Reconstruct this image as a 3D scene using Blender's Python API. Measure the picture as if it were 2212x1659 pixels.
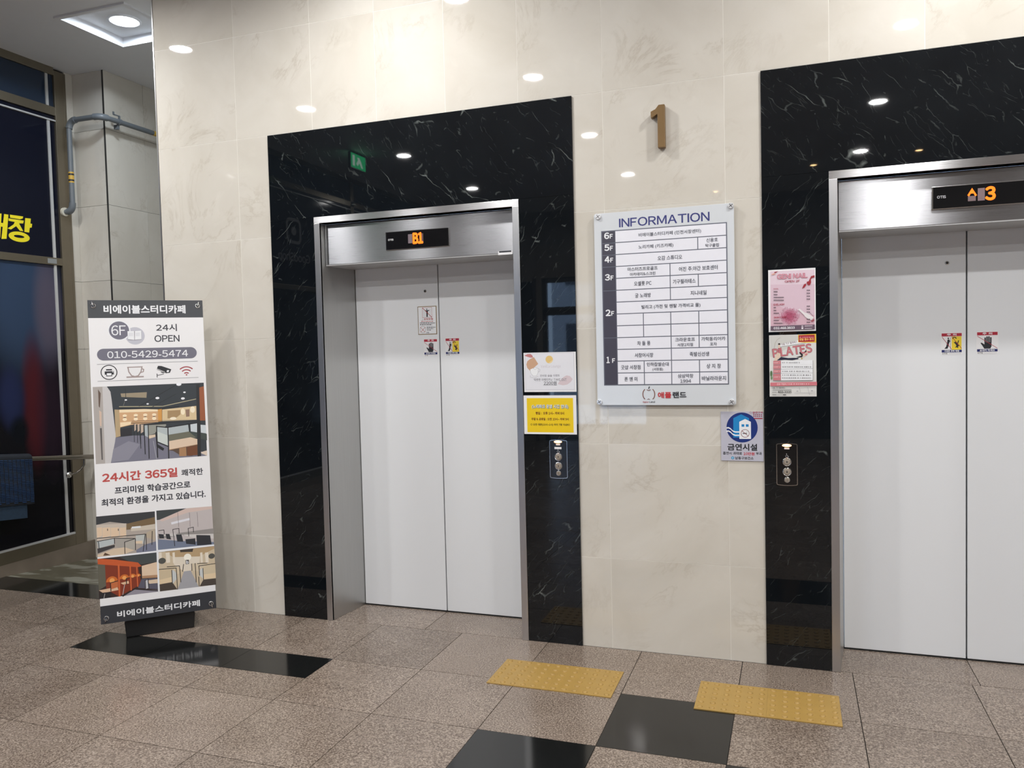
import bpy, bmesh, math, random
from mathutils import Matrix, Vector

for o in list(bpy.data.objects): bpy.data.objects.remove(o)
SC = bpy.context.scene
COL = SC.collection
RND = random.Random(7)

# ------------------------------------------------------------------ camera
CAM = Vector((2.24728, -4.04891, 1.57035))
YAW, PITCH, ROLL, FPX = -0.33720, -0.04353, -0.02442, 1734.165
IW, IH = 2212, 1659
FWD = Vector((math.sin(YAW)*math.cos(PITCH), math.cos(YAW)*math.cos(PITCH), math.sin(PITCH)))
_r = Vector((math.cos(YAW), -math.sin(YAW), 0)); _u = _r.cross(FWD)
RGT = math.cos(ROLL)*_r + math.sin(ROLL)*_u
UPV = -math.sin(ROLL)*_r + math.cos(ROLL)*_u
cd = bpy.data.cameras.new('camera'); cam = bpy.data.objects.new('camera', cd); COL.objects.link(cam)
cd.sensor_fit = 'HORIZONTAL'; cd.sensor_width = 36.0; cd.lens = FPX/IW*36.0
cd.clip_start = 0.05; cd.clip_end = 200
cam.matrix_world = Matrix(((RGT.x, UPV.x, -FWD.x, CAM.x), (RGT.y, UPV.y, -FWD.y, CAM.y),
                           (RGT.z, UPV.z, -FWD.z, CAM.z), (0, 0, 0, 1)))
SC.camera = cam

# ------------------------------------------------------------------ world, exposure
w = bpy.data.worlds.new('sky'); SC.world = w; w.use_nodes = True
bg = w.node_tree.nodes['Background']
bg.inputs[0].default_value = (0.55, 0.72, 1.0, 1); bg.inputs[1].default_value = 4.0
vs = SC.view_settings
vs.view_transform = 'Standard'; vs.look = 'None'; vs.gamma = 1.0; vs.use_curve_mapping = False
vs.exposure = 0.06
LAMP = 560.0         # strength of the ceiling downlights

# ------------------------------------------------------------------ helpers
def ray(px, py):
    return FWD + RGT*((px-IW/2)/FPX) - UPV*((py-IH/2)/FPX)

def lin(c):
    c = c/255.0
    return c/12.92 if c <= 0.04045 else ((c+0.055)/1.055)**2.4

def link(o, parent=None):
    COL.objects.link(o)
    if parent is not None: o.parent = parent
    return o

def tag(o, label, cat, group=None):
    o['label'] = label; o['category'] = cat
    if group: o['group'] = group
    return o

def struct(o):
    o['kind'] = 'structure'; return o

def empty(name, loc=(0, 0, 0), mat=None):
    o = bpy.data.objects.new(name, None); o.empty_display_size = 0.1
    if mat is not None: o.matrix_world = mat
    else: o.location = loc
    return link(o)

class MB:
    """collects polygons, builds one mesh object"""
    def __init__(s): s.v = []; s.f = []; s.m = []; s.mats = []; s.smooth = []
    def mi(s, mat):
        if mat not in s.mats: s.mats.append(mat)
        return s.mats.index(mat)
    def poly(s, pts, mat=None, smooth=False):
        b = len(s.v); s.v += [tuple(p) for p in pts]
        s.f.append(list(range(b, b+len(pts)))); s.m.append(s.mi(mat)); s.smooth.append(smooth)
    def raw(s, vs, fs, mat=None, smooth=False):
        b = len(s.v); s.v += [tuple(p) for p in vs]
        k = s.mi(mat)
        for f in fs:
            s.f.append([b+i for i in f]); s.m.append(k); s.smooth.append(smooth)
    def box(s, x0, x1, y0, y1, z0, z1, mat=None):
        vs = [(x, y, z) for x in (x0, x1) for y in (y0, y1) for z in (z0, z1)]
        s.raw(vs, [(0, 1, 3, 2), (4, 6, 7, 5), (0, 4, 5, 1), (2, 3, 7, 6), (0, 2, 6, 4), (1, 5, 7, 3)], mat)
    def prism(s, pts, y0, y1, mat=None):
        """pts (x,z) counter-clockwise seen from -y, extruded from y0 (front) to y1"""
        n = len(pts)
        s.raw([(x, y0, z) for x, z in pts]+[(x, y1, z) for x, z in pts],
              [list(range(n)), list(range(2*n-1, n-1, -1))]+[(i, i+n, (i+1) % n+n, (i+1) % n) for i in range(n)], mat)
    def lathe(s, prof, n=24, mat=None, M=None, cap=True, smooth=True):
        """prof [(r, h)] about local z"""
        M = M or Matrix()
        vs = []
        for r, h in prof:
            for i in range(n):
                a = 2*math.pi*i/n; vs.append(M @ Vector((r*math.cos(a), r*math.sin(a), h)))
        fs = []
        for k in range(len(prof)-1):
            for i in range(n):
                fs.append((k*n+i, k*n+(i+1) % n, (k+1)*n+(i+1) % n, (k+1)*n+i))
        s.raw(vs, fs, mat, smooth)
        if cap:
            s.raw(vs[:n], [list(range(n))[::-1]], mat); s.raw(vs[-n:], [list(range(n))], mat)
    def tube(s, path, r, n=12, mat=None):
        path = [Vector(p) for p in path]
        rings = []
        prev = None
        for i, p in enumerate(path):
            t = (path[min(i+1, len(path)-1)]-path[max(i-1, 0)]).normalized()
            if prev is None:
                a = Vector((0, 0, 1)) if abs(t.z) < 0.9 else Vector((1, 0, 0))
                e = t.cross(a).normalized()
            else:
                e = (prev - t*prev.dot(t)).normalized()
            prev = e; g = t.cross(e)
            rings.append([p+e*(r*math.cos(2*math.pi*k/n))+g*(r*math.sin(2*math.pi*k/n)) for k in range(n)])
        vs = [v for R in rings for v in R]
        fs = [(k*n+i, k*n+(i+1) % n, (k+1)*n+(i+1) % n, (k+1)*n+i) for k in range(len(path)-1) for i in range(n)]
        s.raw(vs, fs, mat, True)
        s.raw(rings[0], [list(range(n))[::-1]], mat); s.raw(rings[-1], [list(range(n))], mat)
    def mesh(s, name):
        me = bpy.data.meshes.new(name); me.from_pydata(s.v, [], s.f)
        for m in s.mats: me.materials.append(m)
        me.polygons.foreach_set('material_index', s.m)
        me.polygons.foreach_set('use_smooth', s.smooth)
        me.update(); return me
    def build(s, name, parent=None, bevel=0, seg=2):
        o = bpy.data.objects.new(name, s.mesh(name))
        if bevel:
            md = o.modifiers.new('bevel', 'BEVEL'); md.width = bevel; md.segments = seg; md.limit_method = 'ANGLE'
        return link(o, parent)

def boxo(name, x0, x1, y0, y1, z0, z1, mat, parent=None, bevel=0, centre=True):
    """a box object with its origin at its own centre"""
    b = MB(); cx, cy, cz = (x0+x1)/2, (y0+y1)/2, (z0+z1)/2
    b.box(x0-cx, x1-cx, y0-cy, y1-cy, z0-cz, z1-cz, mat)
    o = b.build(name, parent, bevel); o.location = (cx, cy, cz); return o

# ------------------------------------------------------------------ materials
def nmat(name):
    m = bpy.data.materials.new(name); m.use_nodes = True
    nt = m.node_tree; return m, nt, nt.nodes['Principled BSDF'], nt.nodes, nt.links

def pset(b, col=None, rough=None, metal=None, spec=None):
    if col is not None: b.inputs['Base Color'].default_value = (*col, 1)
    if rough is not None: b.inputs['Roughness'].default_value = rough
    if metal is not None: b.inputs['Metallic'].default_value = metal
    if spec is not None: b.inputs['Specular IOR Level'].default_value = spec

def plain(name, col, rough=0.5, metal=0.0, var=0.06, scale=9.0):
    """plain paint or plastic with a faint procedural mottling"""
    m, nt, b, N, L = nmat(name); pset(b, col, rough, metal)
    tc = N.new('ShaderNodeTexCoord'); nz = N.new('ShaderNodeTexNoise')
    nz.inputs['Scale'].default_value = scale; nz.inputs['Detail'].default_value = 3
    L.new(tc.outputs['Object'], nz.inputs['Vector'])
    mx = N.new('ShaderNodeMix'); mx.data_type = 'RGBA'
    mx.inputs['A'].default_value = (*[c*(1-var) for c in col], 1); mx.inputs['B'].default_value = (*[min(1, c*(1+var)) for c in col], 1)
    L.new(nz.outputs['Fac'], mx.inputs['Factor']); L.new(mx.outputs['Result'], b.inputs['Base Color'])
    return m

def emit(name, col, strength):
    m = bpy.data.materials.new(name); m.use_nodes = True
    nt = m.node_tree; nt.nodes.clear()
    e = nt.nodes.new('ShaderNodeEmission'); o = nt.nodes.new('ShaderNodeOutputMaterial')
    e.inputs[0].default_value = (*col, 1); e.inputs[1].default_value = strength
    nt.links.new(e.outputs[0], o.inputs[0]); return m

def ramp(N, pts, interp='LINEAR'):
    r = N.new('ShaderNodeValToRGB'); r.color_ramp.interpolation = interp
    el = r.color_ramp.elements
    while len(el) > 1: el.remove(el[-1])
    el[0].position = pts[0][0]; c = pts[0][1]; el[0].color = (*c, 1) if len(c) == 3 else c
    for p, c in pts[1:]:
        e = el.new(p); e.color = (*c, 1)
    return r

def objvec(N, L, scale=(1, 1, 1), rot=(0, 0, 0), rnd=7.0):
    tc = N.new('ShaderNodeTexCoord'); oi = N.new('ShaderNodeObjectInfo')
    mp = N.new('ShaderNodeMapping'); ml = N.new('ShaderNodeMath'); ml.operation = 'MULTIPLY'; ml.inputs[1].default_value = rnd
    L.new(oi.outputs['Random'], ml.inputs[0])
    ad = N.new('ShaderNodeVectorMath'); ad.operation = 'ADD'
    mp.inputs['Scale'].default_value = scale; mp.inputs['Rotation'].default_value = rot
    L.new(tc.outputs['Object'], ad.inputs[0]); L.new(ml.outputs[0], ad.inputs[1])
    m2 = N.new('ShaderNodeMapping'); m2.inputs['Rotation'].default_value = rot
    L.new(ad.outputs[0], m2.inputs['Vector']); mp.inputs['Rotation'].default_value = (0, 0, 0)
    L.new(m2.outputs[0], mp.inputs['Vector'])
    return mp.outputs[0], oi

def noise(N, L, vec, scale, detail=4, rough=0.5, dist=0):
    n = N.new('ShaderNodeTexNoise'); n.inputs['Scale'].default_value = scale; n.inputs['Detail'].default_value = detail
    n.inputs['Roughness'].default_value = rough; n.inputs['Distortion'].default_value = dist
    L.new(vec, n.inputs['Vector']); return n.outputs['Fac']

def mixc(N, L, fac, a, b, mode='MIX'):
    m = N.new('ShaderNodeMix'); m.data_type = 'RGBA'; m.blend_type = mode
    for k, s in (('Factor', fac), ('A', a), ('B', b)):
        if hasattr(s, 'default_value') or hasattr(s, 'is_linked'): L.new(s, m.inputs[k])
        elif isinstance(s, tuple): m.inputs[k].default_value = (*s, 1)
        else: m.inputs[k].default_value = s
    return m.outputs['Result']

def mth(N, L, op, a, b=None):
    m = N.new('ShaderNodeMath'); m.operation = op
    for i, s in enumerate((a, b)):
        if s is None: continue
        if isinstance(s, (int, float)): m.inputs[i].default_value = s
        else: L.new(s, m.inputs[i])
    return m.outputs[0]

def make_cream():
    m, nt, b, N, L = nmat('cream polished marble tile')
    v, oi = objvec(N, L, rot=(0, 0.75, 0))
    cl = noise(N, L, v, 1.7, 5, 0.55, 0.6)
    r = ramp(N, [(0.30, (0.615, 0.580, 0.515)), (0.52, (0.665, 0.632, 0.570)), (0.72, (0.71, 0.682, 0.625))])
    L.new(cl, r.inputs[0])
    # wispy darker veins along one diagonal
    mp = N.new('ShaderNodeMapping'); mp.inputs['Scale'].default_value = (1.0, 1.6, 1.7); L.new(v, mp.inputs['Vector'])
    rn = noise(N, L, mp.outputs[0], 1.9, 8, 0.66, 0.9)
    rid = mth(N, L, 'ABSOLUTE', mth(N, L, 'SUBTRACT', rn, 0.5))
    rv = ramp(N, [(0.0, (1, 1, 1)), (0.010, (0.45,)*3), (0.035, (0, 0, 0))]); L.new(rid, rv.inputs[0])
    msk = ramp(N, [(0.48, (0, 0, 0)), (0.68, (1, 1, 1))]); L.new(noise(N, L, v, 3.1, 3), msk.inputs[0])
    f = mth(N, L, 'MULTIPLY', mth(N, L, 'MULTIPLY', rv.outputs[0], msk.outputs[0]), 0.46)
    c = mixc(N, L, f, r.outputs[0], (0.42, 0.365, 0.29))
    # a few pale clouds
    m3 = ramp(N, [(0.60, (0, 0, 0)), (0.74, (1, 1, 1))]); L.new(noise(N, L, v, 4.5, 6, 0.6, 1.0), m3.inputs[0])
    c = mixc(N, L, mth(N, L, 'MULTIPLY', m3.outputs[0], 0.22), c, (0.80, 0.77, 0.70))
    L.new(c, b.inputs['Base Color']); pset(b, rough=0.022, spec=0.5)
    return m

def make_black(name, ang):
    m, nt, b, N, L = nmat(name)
    v, oi = objvec(N, L, rot=(0, ang, 0))
    for sc_, am in ((3.0, 0.11), (11.0, 0.036), (40.0, 0.012)):
        wn = N.new('ShaderNodeTexNoise'); wn.inputs['Scale'].default_value = sc_; wn.inputs['Detail'].default_value = 2; L.new(v, wn.inputs['Vector'])
        sb = N.new('ShaderNodeVectorMath'); sb.operation = 'SUBTRACT'; sb.inputs[1].default_value = (0.5, 0.5, 0.5); L.new(wn.outputs['Color'], sb.inputs[0])
        ma = N.new('ShaderNodeVectorMath'); ma.operation = 'MULTIPLY_ADD'; ma.inputs[1].default_value = (am, am, am); L.new(sb.outputs[0], ma.inputs[0]); L.new(v, ma.inputs[2]); v = ma.outputs[0]
    def veins(sx, sz, w, off, msc, lo, hi, dsc):
        mp = N.new('ShaderNodeMapping'); mp.inputs['Scale'].default_value = (sx, 1.0, sz); mp.inputs['Location'].default_value = (off, off, off)
        L.new(v, mp.inputs['Vector'])
        nz = N.new('ShaderNodeTexNoise'); nz.inputs['Scale'].default_value = dsc; nz.inputs['Detail'].default_value = 5; L.new(mp.outputs[0], nz.inputs['Vector'])
        ad = N.new('ShaderNodeVectorMath'); ad.operation = 'MULTIPLY_ADD'; ad.inputs[1].default_value = (0.35, 0.2, 0.25)
        L.new(nz.outputs['Color'], ad.inputs[0]); L.new(mp.outputs[0], ad.inputs[2])
        vo = N.new('ShaderNodeTexVoronoi'); vo.feature = 'DISTANCE_TO_EDGE'; vo.inputs['Scale'].default_value = 1.0; L.new(ad.outputs[0], vo.inputs['Vector'])
        r = ramp(N, [(0.0, (1, 1, 1)), (w, (0, 0, 0))]); L.new(vo.outputs['Distance'], r.inputs[0])
        k = ramp(N, [(lo, (0, 0, 0)), (hi, (1, 1, 1))]); L.new(noise(N, L, mp.outputs[0], msc, 4, 0.6), k.inputs[0])
        return mth(N, L, 'MULTIPLY', r.outputs[0], k.outputs[0])
    a = veins(2.3, 8.5, 0.015, 0.0, 1.7, 0.56, 0.70, 1.1)
    c = veins(5.0, 20.0, 0.022, 3.7, 1.2, 0.55, 0.73, 1.2)
    d = veins(9.0, 34.0, 0.030, 8.1, 1.1, 0.55, 0.74, 1.2)
    s = mth(N, L, 'MINIMUM', mth(N, L, 'ADD', mth(N, L, 'ADD', a, mth(N, L, 'MULTIPLY', c, 0.55)), mth(N, L, 'MULTIPLY', d, 0.33)), 1.0)
    base = mixc(N, L, noise(N, L, v, 6, 5, 0.65), (0.0028, 0.0036, 0.0052), (0.0080, 0.0105, 0.0130))
    col = mixc(N, L, s, base, (0.155, 0.175, 0.17))
    L.new(col, b.inputs['Base Color']); pset(b, rough=0.018, spec=0.5)
    return m

def make_granite():
    m, nt, b, N, L = nmat('pinkish brown flecked granite')
    v, oi = objvec(N, L)
    a = noise(N, L, v, 150, 3, 0.62)
    r = ramp(N, [(0.30, (0.070, 0.054, 0.045)), (0.43, (0.158, 0.124, 0.101)), (0.54, (0.268, 0.217, 0.180)), (0.66, (0.41, 0.35, 0.30))])
    L.new(a, r.inputs[0])
    d = noise(N, L, v, 78, 2, 0.5, 2.2)
    rd = ramp(N, [(0.0, (1, 1, 1)), (0.036, (0, 0, 0))]); L.new(mth(N, L, 'ABSOLUTE', mth(N, L, 'SUBTRACT', d, 0.40)), rd.inputs[0])
    c = mixc(N, L, mth(N, L, 'MULTIPLY', rd.outputs[0], 0.75), r.outputs[0], (0.075, 0.062, 0.056))
    cl = ramp(N, [(0.3, (0.86, 0.83, 0.80)), (0.7, (1.06, 1.05, 1.04))]); L.new(noise(N, L, v, 2.5, 3), cl.inputs[0])
    c = mixc(N, L, 1.0, c, cl.outputs[0], 'MULTIPLY')
    sc = N.new('ShaderNodeMapRange'); sc.inputs['To Min'].default_value = 0.90; sc.inputs['To Max'].default_value = 1.08
    L.new(oi.outputs['Random'], sc.inputs['Value'])
    c = mixc(N, L, 1.0, c, sc.outputs[0], 'MULTIPLY')
    L.new(c, b.inputs['Base Color'])
    rr = ramp(N, [(0.3, (0.20,)*3), (0.7, (0.30,)*3)]); L.new(noise(N, L, v, 5, 4), rr.inputs[0])
    L.new(rr.outputs[0], b.inputs['Roughness'])
    return m

def make_steel(name, col=(0.56, 0.56, 0.575), rough=0.28, aniso=0.97, tangent=(0, 0, 1), grain=(6, 6, 1100)):
    m, nt, b, N, L = nmat(name); pset(b, col, rough, 1.0)
    b.inputs['Anisotropic'].default_value = aniso
    cx = N.new('ShaderNodeCombineXYZ')
    for i in range(3): cx.inputs[i].default_value = tangent[i]
    L.new(cx.outputs[0], b.inputs['Tangent'])
    v, oi = objvec(N, L, scale=grain)
    n = noise(N, L, v, 1.0, 3)
    mr = N.new('ShaderNodeMapRange'); mr.inputs['To Min'].default_value = rough*0.92; mr.inputs['To Max'].default_value = rough*1.08
    L.new(n, mr.inputs['Value']); L.new(mr.outputs[0], b.inputs['Roughness'])
    c = mixc(N, L, n, tuple(x*0.92 for x in col), tuple(min(1, x*1.06) for x in col)); L.new(c, b.inputs['Base Color'])
    return m

M_CREAM = make_cream()
M_GROUT = plain('pale grout', (0.86, 0.84, 0.78), 0.6)
M_BLK_TOP = make_black('black veined marble running down right', -0.85)
M_BLK_SIDE = make_black('black veined marble running up right', 0.85)
M_GRAN = make_granite()
M_GGROUT = plain('dark floor joint', (0.022, 0.018, 0.016), 0.9)
M_BTILE = plain('polished black granite', (0.009, 0.0095, 0.0095), 0.10, var=0.3, scale=60)
M_STEEL = make_steel('brushed steel, horizontal grain')
M_STEELT = make_steel('darker brushed steel, horizontal grain', (0.43, 0.435, 0.46))
M_STEELV = make_steel('brushed steel, vertical grain', col=(0.66, 0.66, 0.675), rough=0.36, aniso=0.6, tangent=(1, 0, 0), grain=(900, 900, 6))
M_REVEAL = make_steel('dull brushed steel', (0.52, 0.52, 0.51), 0.38, 0.4, (0, 1, 0), (200, 200, 3))
M_CHROME = make_steel('chromed steel', (0.75, 0.75, 0.76), 0.12, 0.0)
M_DOOR = plain('pale grey painted steel', (0.80, 0.82, 0.85), 0.32, var=0.012, scale=3)
M_DARKGAP = plain('dark gap', (0.012, 0.012, 0.012), 0.8)
M_WHITE = plain('white ceiling paint', (0.74, 0.75, 0.78), 0.55, var=0.02)
M_BLKP = plain('black plastic', (0.008, 0.008, 0.009), 0.06)
M_BLKM = plain('matte black plastic', (0.012, 0.012, 0.013), 0.45)
M_BRONZE = plain('bronze coloured metal', (0.21, 0.125, 0.047), 0.42, 0.25, 0.08, 14)
M_SILV = plain('silver grey acrylic', (0.69, 0.725, 0.765), 0.13, var=0.015)
M_PAPER = plain('white paper', (0.86, 0.86, 0.88), 0.35, var=0.01)
M_ALU = plain('bronze anodised frame', (0.235, 0.205, 0.155), 0.28, 0.75, 0.08)
M_STRIP = plain('pale aluminium strip', (0.62, 0.63, 0.64), 0.3, 0.3)
M_PIPE = plain('grey pvc pipe', (0.145, 0.165, 0.185), 0.35)
M_DISC = emit('lamp diffuser glowing white', (1.0, 0.985, 0.962), LAMP)
M_DISCW = emit('cool lamp diffuser', (0.82, 0.915, 1.0), LAMP*0.36)
M_WARM = emit('warm lamp diffuser', (1.0, 0.62, 0.28), 60)
M_LED = emit('orange led', (1.0, 0.16, 0.015), 2.4)
M_GLOW = emit('warm indicator light', (1.0, 0.42, 0.14), 9.0)

_pm = {}
def ink(r, g, b):
    k = (r, g, b)
    if k not in _pm:
        _pm[k] = plain('print ink %d %d %d' % k, (lin(r), lin(g), lin(b)), 0.42, var=0.02, scale=30)
    return _pm[k]

# ================================================================== STRUCTURE
CEIL = 3.86
XL, XR, YB = -3.20, 6.2, -9.0            # left glazing line, right wall, rear wall
WL = -1.463                               # left end of the elevator wall
L0, L1 = -0.6525, 1.1897                  # left marble surround
R0, R1 = 2.1138, 3.956                    # right marble surround
BT = 2.855
FL = (-0.356, 0.893); FR = (2.411, 3.660) # outer edges of the two steel frames
FT = 2.357; FW = 0.037

# elevator wall backing, cut out round the two door openings
b = MB()
for x0, x1, z0, z1 in ((WL+0.002, FL[0], 0, FT), (FL[1], FR[0], 0, FT), (FR[1], XR, 0, FT), (WL+0.002, XR, FT, CEIL)):
    b.box(x0, x1, 0.0007, 0.60, z0, z1, M_GROUT)
wall = struct(b.build('wall_back'))

def wtile(x0, x1, z0, z1):
    g = 0.0013
    o = boxo('tile', x0+g, x1-g, 0.0, 0.013, z0+g, z1-g, M_CREAM, wall)
    o.rotation_euler = (RND.uniform(-1, 1)*0.0006, 0, RND.uniform(-1, 1)*0.0009)

ROWS = [0.0, 0.474, 1.071, 1.668, 2.265, 2.858, 3.459, CEIL]
for k in range(5):
    z0, z1 = ROWS[k], ROWS[k+1]
    for xs in ([WL, -0.875, L0], [L1, 1.348, 1.945, R0], [R1, 4.15, 4.75, 5.35, XR]):
        for a, c in zip(xs, xs[1:]): wtile(a, c, z0, z1)
for k in (5, 6):
    xs = [WL, -0.875, -0.351, 0.065, 0.484, 0.898, 1.348, 1.945, 2.416, 2.814, 3.25, 3.70, 4.15, 4.75, 5.35, XR]
    for a, c in zip(xs, xs[1:]): wtile(a, c, ROWS[k], ROWS[k+1])
# steel corner bead on the free end of the wall
o = boxo('corner_bead', WL-0.006, WL+0.002, -0.003, 0.03, 0, CEIL, M_STEELV, wall)
boxo('end_panel', WL-0.004, WL+0.002, 0.03, 0.60, 0, CEIL, M_CREAM, wall)

# floor -------------------------------------------------------------
b = MB()
b.box(XL-0.1, XR, YB-3.0, 0.0, -0.08, -0.005, M_GGROUT)
b.box(WL, XR, 0.0, 0.60, -0.08, -0.005, M_GGROUT)
floor = struct(b.build('floor'))
_tm = {}
def ftile(x0, x1, y0, y1, mat=M_GRAN):
    g = 0.0018 if mat is M_GRAN else 0.0010
    k = (round(x1-x0, 3), round(y1-y0, 3), mat.name)
    if k not in _tm:
        q = MB(); hx, hy = (x1-x0)/2-g, (y1-y0)/2-g
        q.box(-hx, hx, -hy, hy, -0.012, 0.0, mat); _tm[k] = q.mesh('floor_tile')
    o = link(bpy.data.objects.new('floor_tile', _tm[k]), floor)
    o.location = ((x0+x1)/2, (y0+y1)/2, 0)
T = 0.5; Y2 = -0.5274
BLACK = {(3, 0), (2, 1), (4, 1), (3, 2)}
def cell(i, y0, y1, mat=M_GRAN):
    ftile(max(i*T, XL), (i+1)*T, y0, y1, mat)
for i in range(-7, 10):
    if i*T >= WL-0.05: cell(i, Y2, 0.0)
    elif i == -3: ftile(i*T, (i+1)*T, Y2, -0.004)
    else: cell(i, Y2, -0.055)
    for j in range(0, 5):
        y1 = Y2-j*T; y0 = y1-T
        if j == 0 and i in (-3, -2, -1):
            cell(i, y1-0.25, y1, M_BTILE); cell(i, y0, y1-0.25)
        else:
            cell(i, y0, y1, M_BTILE if (i, j) in BLACK else M_GRAN)
# thresholds in front of the elevator doors
for f in (FL, FR):
    mid = 0.27 if f is FL else 3.035
    ftile(f[0]+0.03, mid, 0.0, 0.312); ftile(mid, f[1]-0.03, 0.0, 0.312)
# polished black strip at the head of the ramp
for x0, x1 in ((XL, -2.62), (-2.62, -2.06), (-2.06, -1.5)):
    ftile(x0, x1, -0.055, 0.20, M_BTILE)
# floor behind the viewer
b = MB(); yf = Y2-5*T
b.box(XL, XR, YB, yf, -0.012, 0.0, M_GRAN)
b.box(5.0, XR, yf, 0.0, -0.012, 0.0, M_GRAN)
b.build('floor_slab', floor)

# ramp going down beside the glazing
def make_stain():
    m, nt, bs, N, L = nmat('stained greenish concrete')
    v, oi = objvec(N, L)
    c = mixc(N, L, noise(N, L, v, 3.0, 5, 0.6), (0.075, 0.072, 0.048), (0.13, 0.12, 0.085))
    k = ramp(N, [(0.53, (0, 0, 0)), (0.60, (1, 1, 1))])
    mp = N.new('ShaderNodeMapping'); mp.inputs['Scale'].default_value = (3.2, 6.5, 1); L.new(v, mp.inputs['Vector'])
    L.new(noise(N, L, mp.outputs[0], 1.0, 5, 0.55, 0.8), k.inputs[0])
    c = mixc(N, L, mth(N, L, 'MULTIPLY', k.outputs[0], 0.7), c, (0.33, 0.33, 0.28))
    L.new(c, bs.inputs['Base Color']); pset(bs, rough=0.3); return m
M_RAMP = make_stain()
b = MB()
b.raw([(XL-0.1, 0.2, -0.002), (WL, 0.2, -0.002), (WL, 3.4, -0.25), (XL-0.1, 3.4, -0.25),
       (XL-0.1, 0.2, -0.3), (WL, 0.2, -0.3), (WL, 3.4, -0.4), (XL-0.1, 3.4, -0.4)],
      [(0, 1, 2, 3), (7, 6, 5, 4), (0, 4, 5, 1), (1, 5, 6, 2), (2, 6, 7, 3), (3, 7, 4, 0)], M_RAMP)
o = b.build('floor_ramp'); struct(o)

# ceiling with the square coffer over the ramp head ------------------
CO = (-2.362, -1.822, 0.143, 0.675)
b = MB()
xa, xb, ya, yb = XL-0.3, XR, YB, 3.5
for x0, x1, y0, y1 in ((xa, CO[0], ya, yb), (CO[1], xb, ya, 0.6), (CO[1], WL, 0.6, yb), (CO[0], CO[1], ya, CO[2]), (CO[0], CO[1], CO[3], yb)):
    b.box(x0, x1, y0, y1, CEIL, CEIL+0.02, M_WHITE)
x0, x1, y0, y1 = CO; t = 0.02; h = 0.055
b.box(x0-t, x0, y0-t, y1+t, CEIL+0.02, CEIL+h, M_WHITE); b.box(x1, x1+t, y0-t, y1+t, CEIL+0.02, CEIL+h, M_WHITE)
b.box(x0, x1, y0-t, y0, CEIL+0.02, CEIL+h, M_WHITE); b.box(x0, x1, y1, y1+t, CEIL+0.02, CEIL+h, M_WHITE)
b.box(x0-t, x1+t, y0-t, y1+t, CEIL+h, CEIL+h+0.02, M_WHITE)
ceil = struct(b.build('ceiling'))
b = MB()
t = 0.030
b.box(x0-t, x0, y0-t, y1+t, CEIL-0.012, CEIL, M_WHITE); b.box(x1, x1+t, y0-t, y1+t, CEIL-0.012, CEIL, M_WHITE)
b.box(x0, x1, y0-t, y0, CEIL-0.012, CEIL, M_WHITE); b.box(x0, x1, y1, y1+t, CEIL-0.012, CEIL, M_WHITE)
b.build('coffer_rim', ceil)

# downlights ---------------------------------------------------------
def downlight(x, y, z, label, disc, r=0.076, group='round ceiling downlights of the lobby'):
    t = empty('ceiling_downlight', (x, y, z))
    b = MB(); b.lathe([(r+0.022, 0), (r+0.022, -0.007), (r+0.004, -0.010), (r+0.002, -0.003)], 32, M_WHITE, cap=False); b.build('trim_ring', t)
    b = MB(); n = 32
    b.poly([(r*math.cos(-2*math.pi*i/n), r*math.sin(-2*math.pi*i/n), -0.004) for i in range(n)], disc); b.build('diffuser', t)
    tag(t, label, 'lamp', group); return t
downlight(-2.112, 0.442, CEIL+0.055, 'round cool white lamp glowing in the square ceiling recess', M_DISCW, 0.088, None)
for iy, y in enumerate((-0.88, -2.51, -4.52, -6.64)):
    for ix, x in enumerate((-2.02, 0.20, 3.04, 5.3)):
        downlight(x, y, CEIL, 'round white ceiling downlight, %s in the row %s the elevator wall' % (('leftmost', 'second from left', 'third from left', 'rightmost')[ix],
                  ('nearest', 'second from', 'third from', 'furthest from')[iy]), M_DISC)
for x, y, lb in ((3.71, -6.9, 'small warm spotlight mirrored just above the right elevator frame'), (2.52, -7.2, 'small warm spotlight mirrored near the left edge of the right surround'), (1.18, -8.4, 'small warm spotlight in the ceiling furthest from the elevators')):
    downlight(x, y, CEIL, lb, M_WARM, 0.04, 'warm spotlights mirrored in the right surround')

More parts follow.
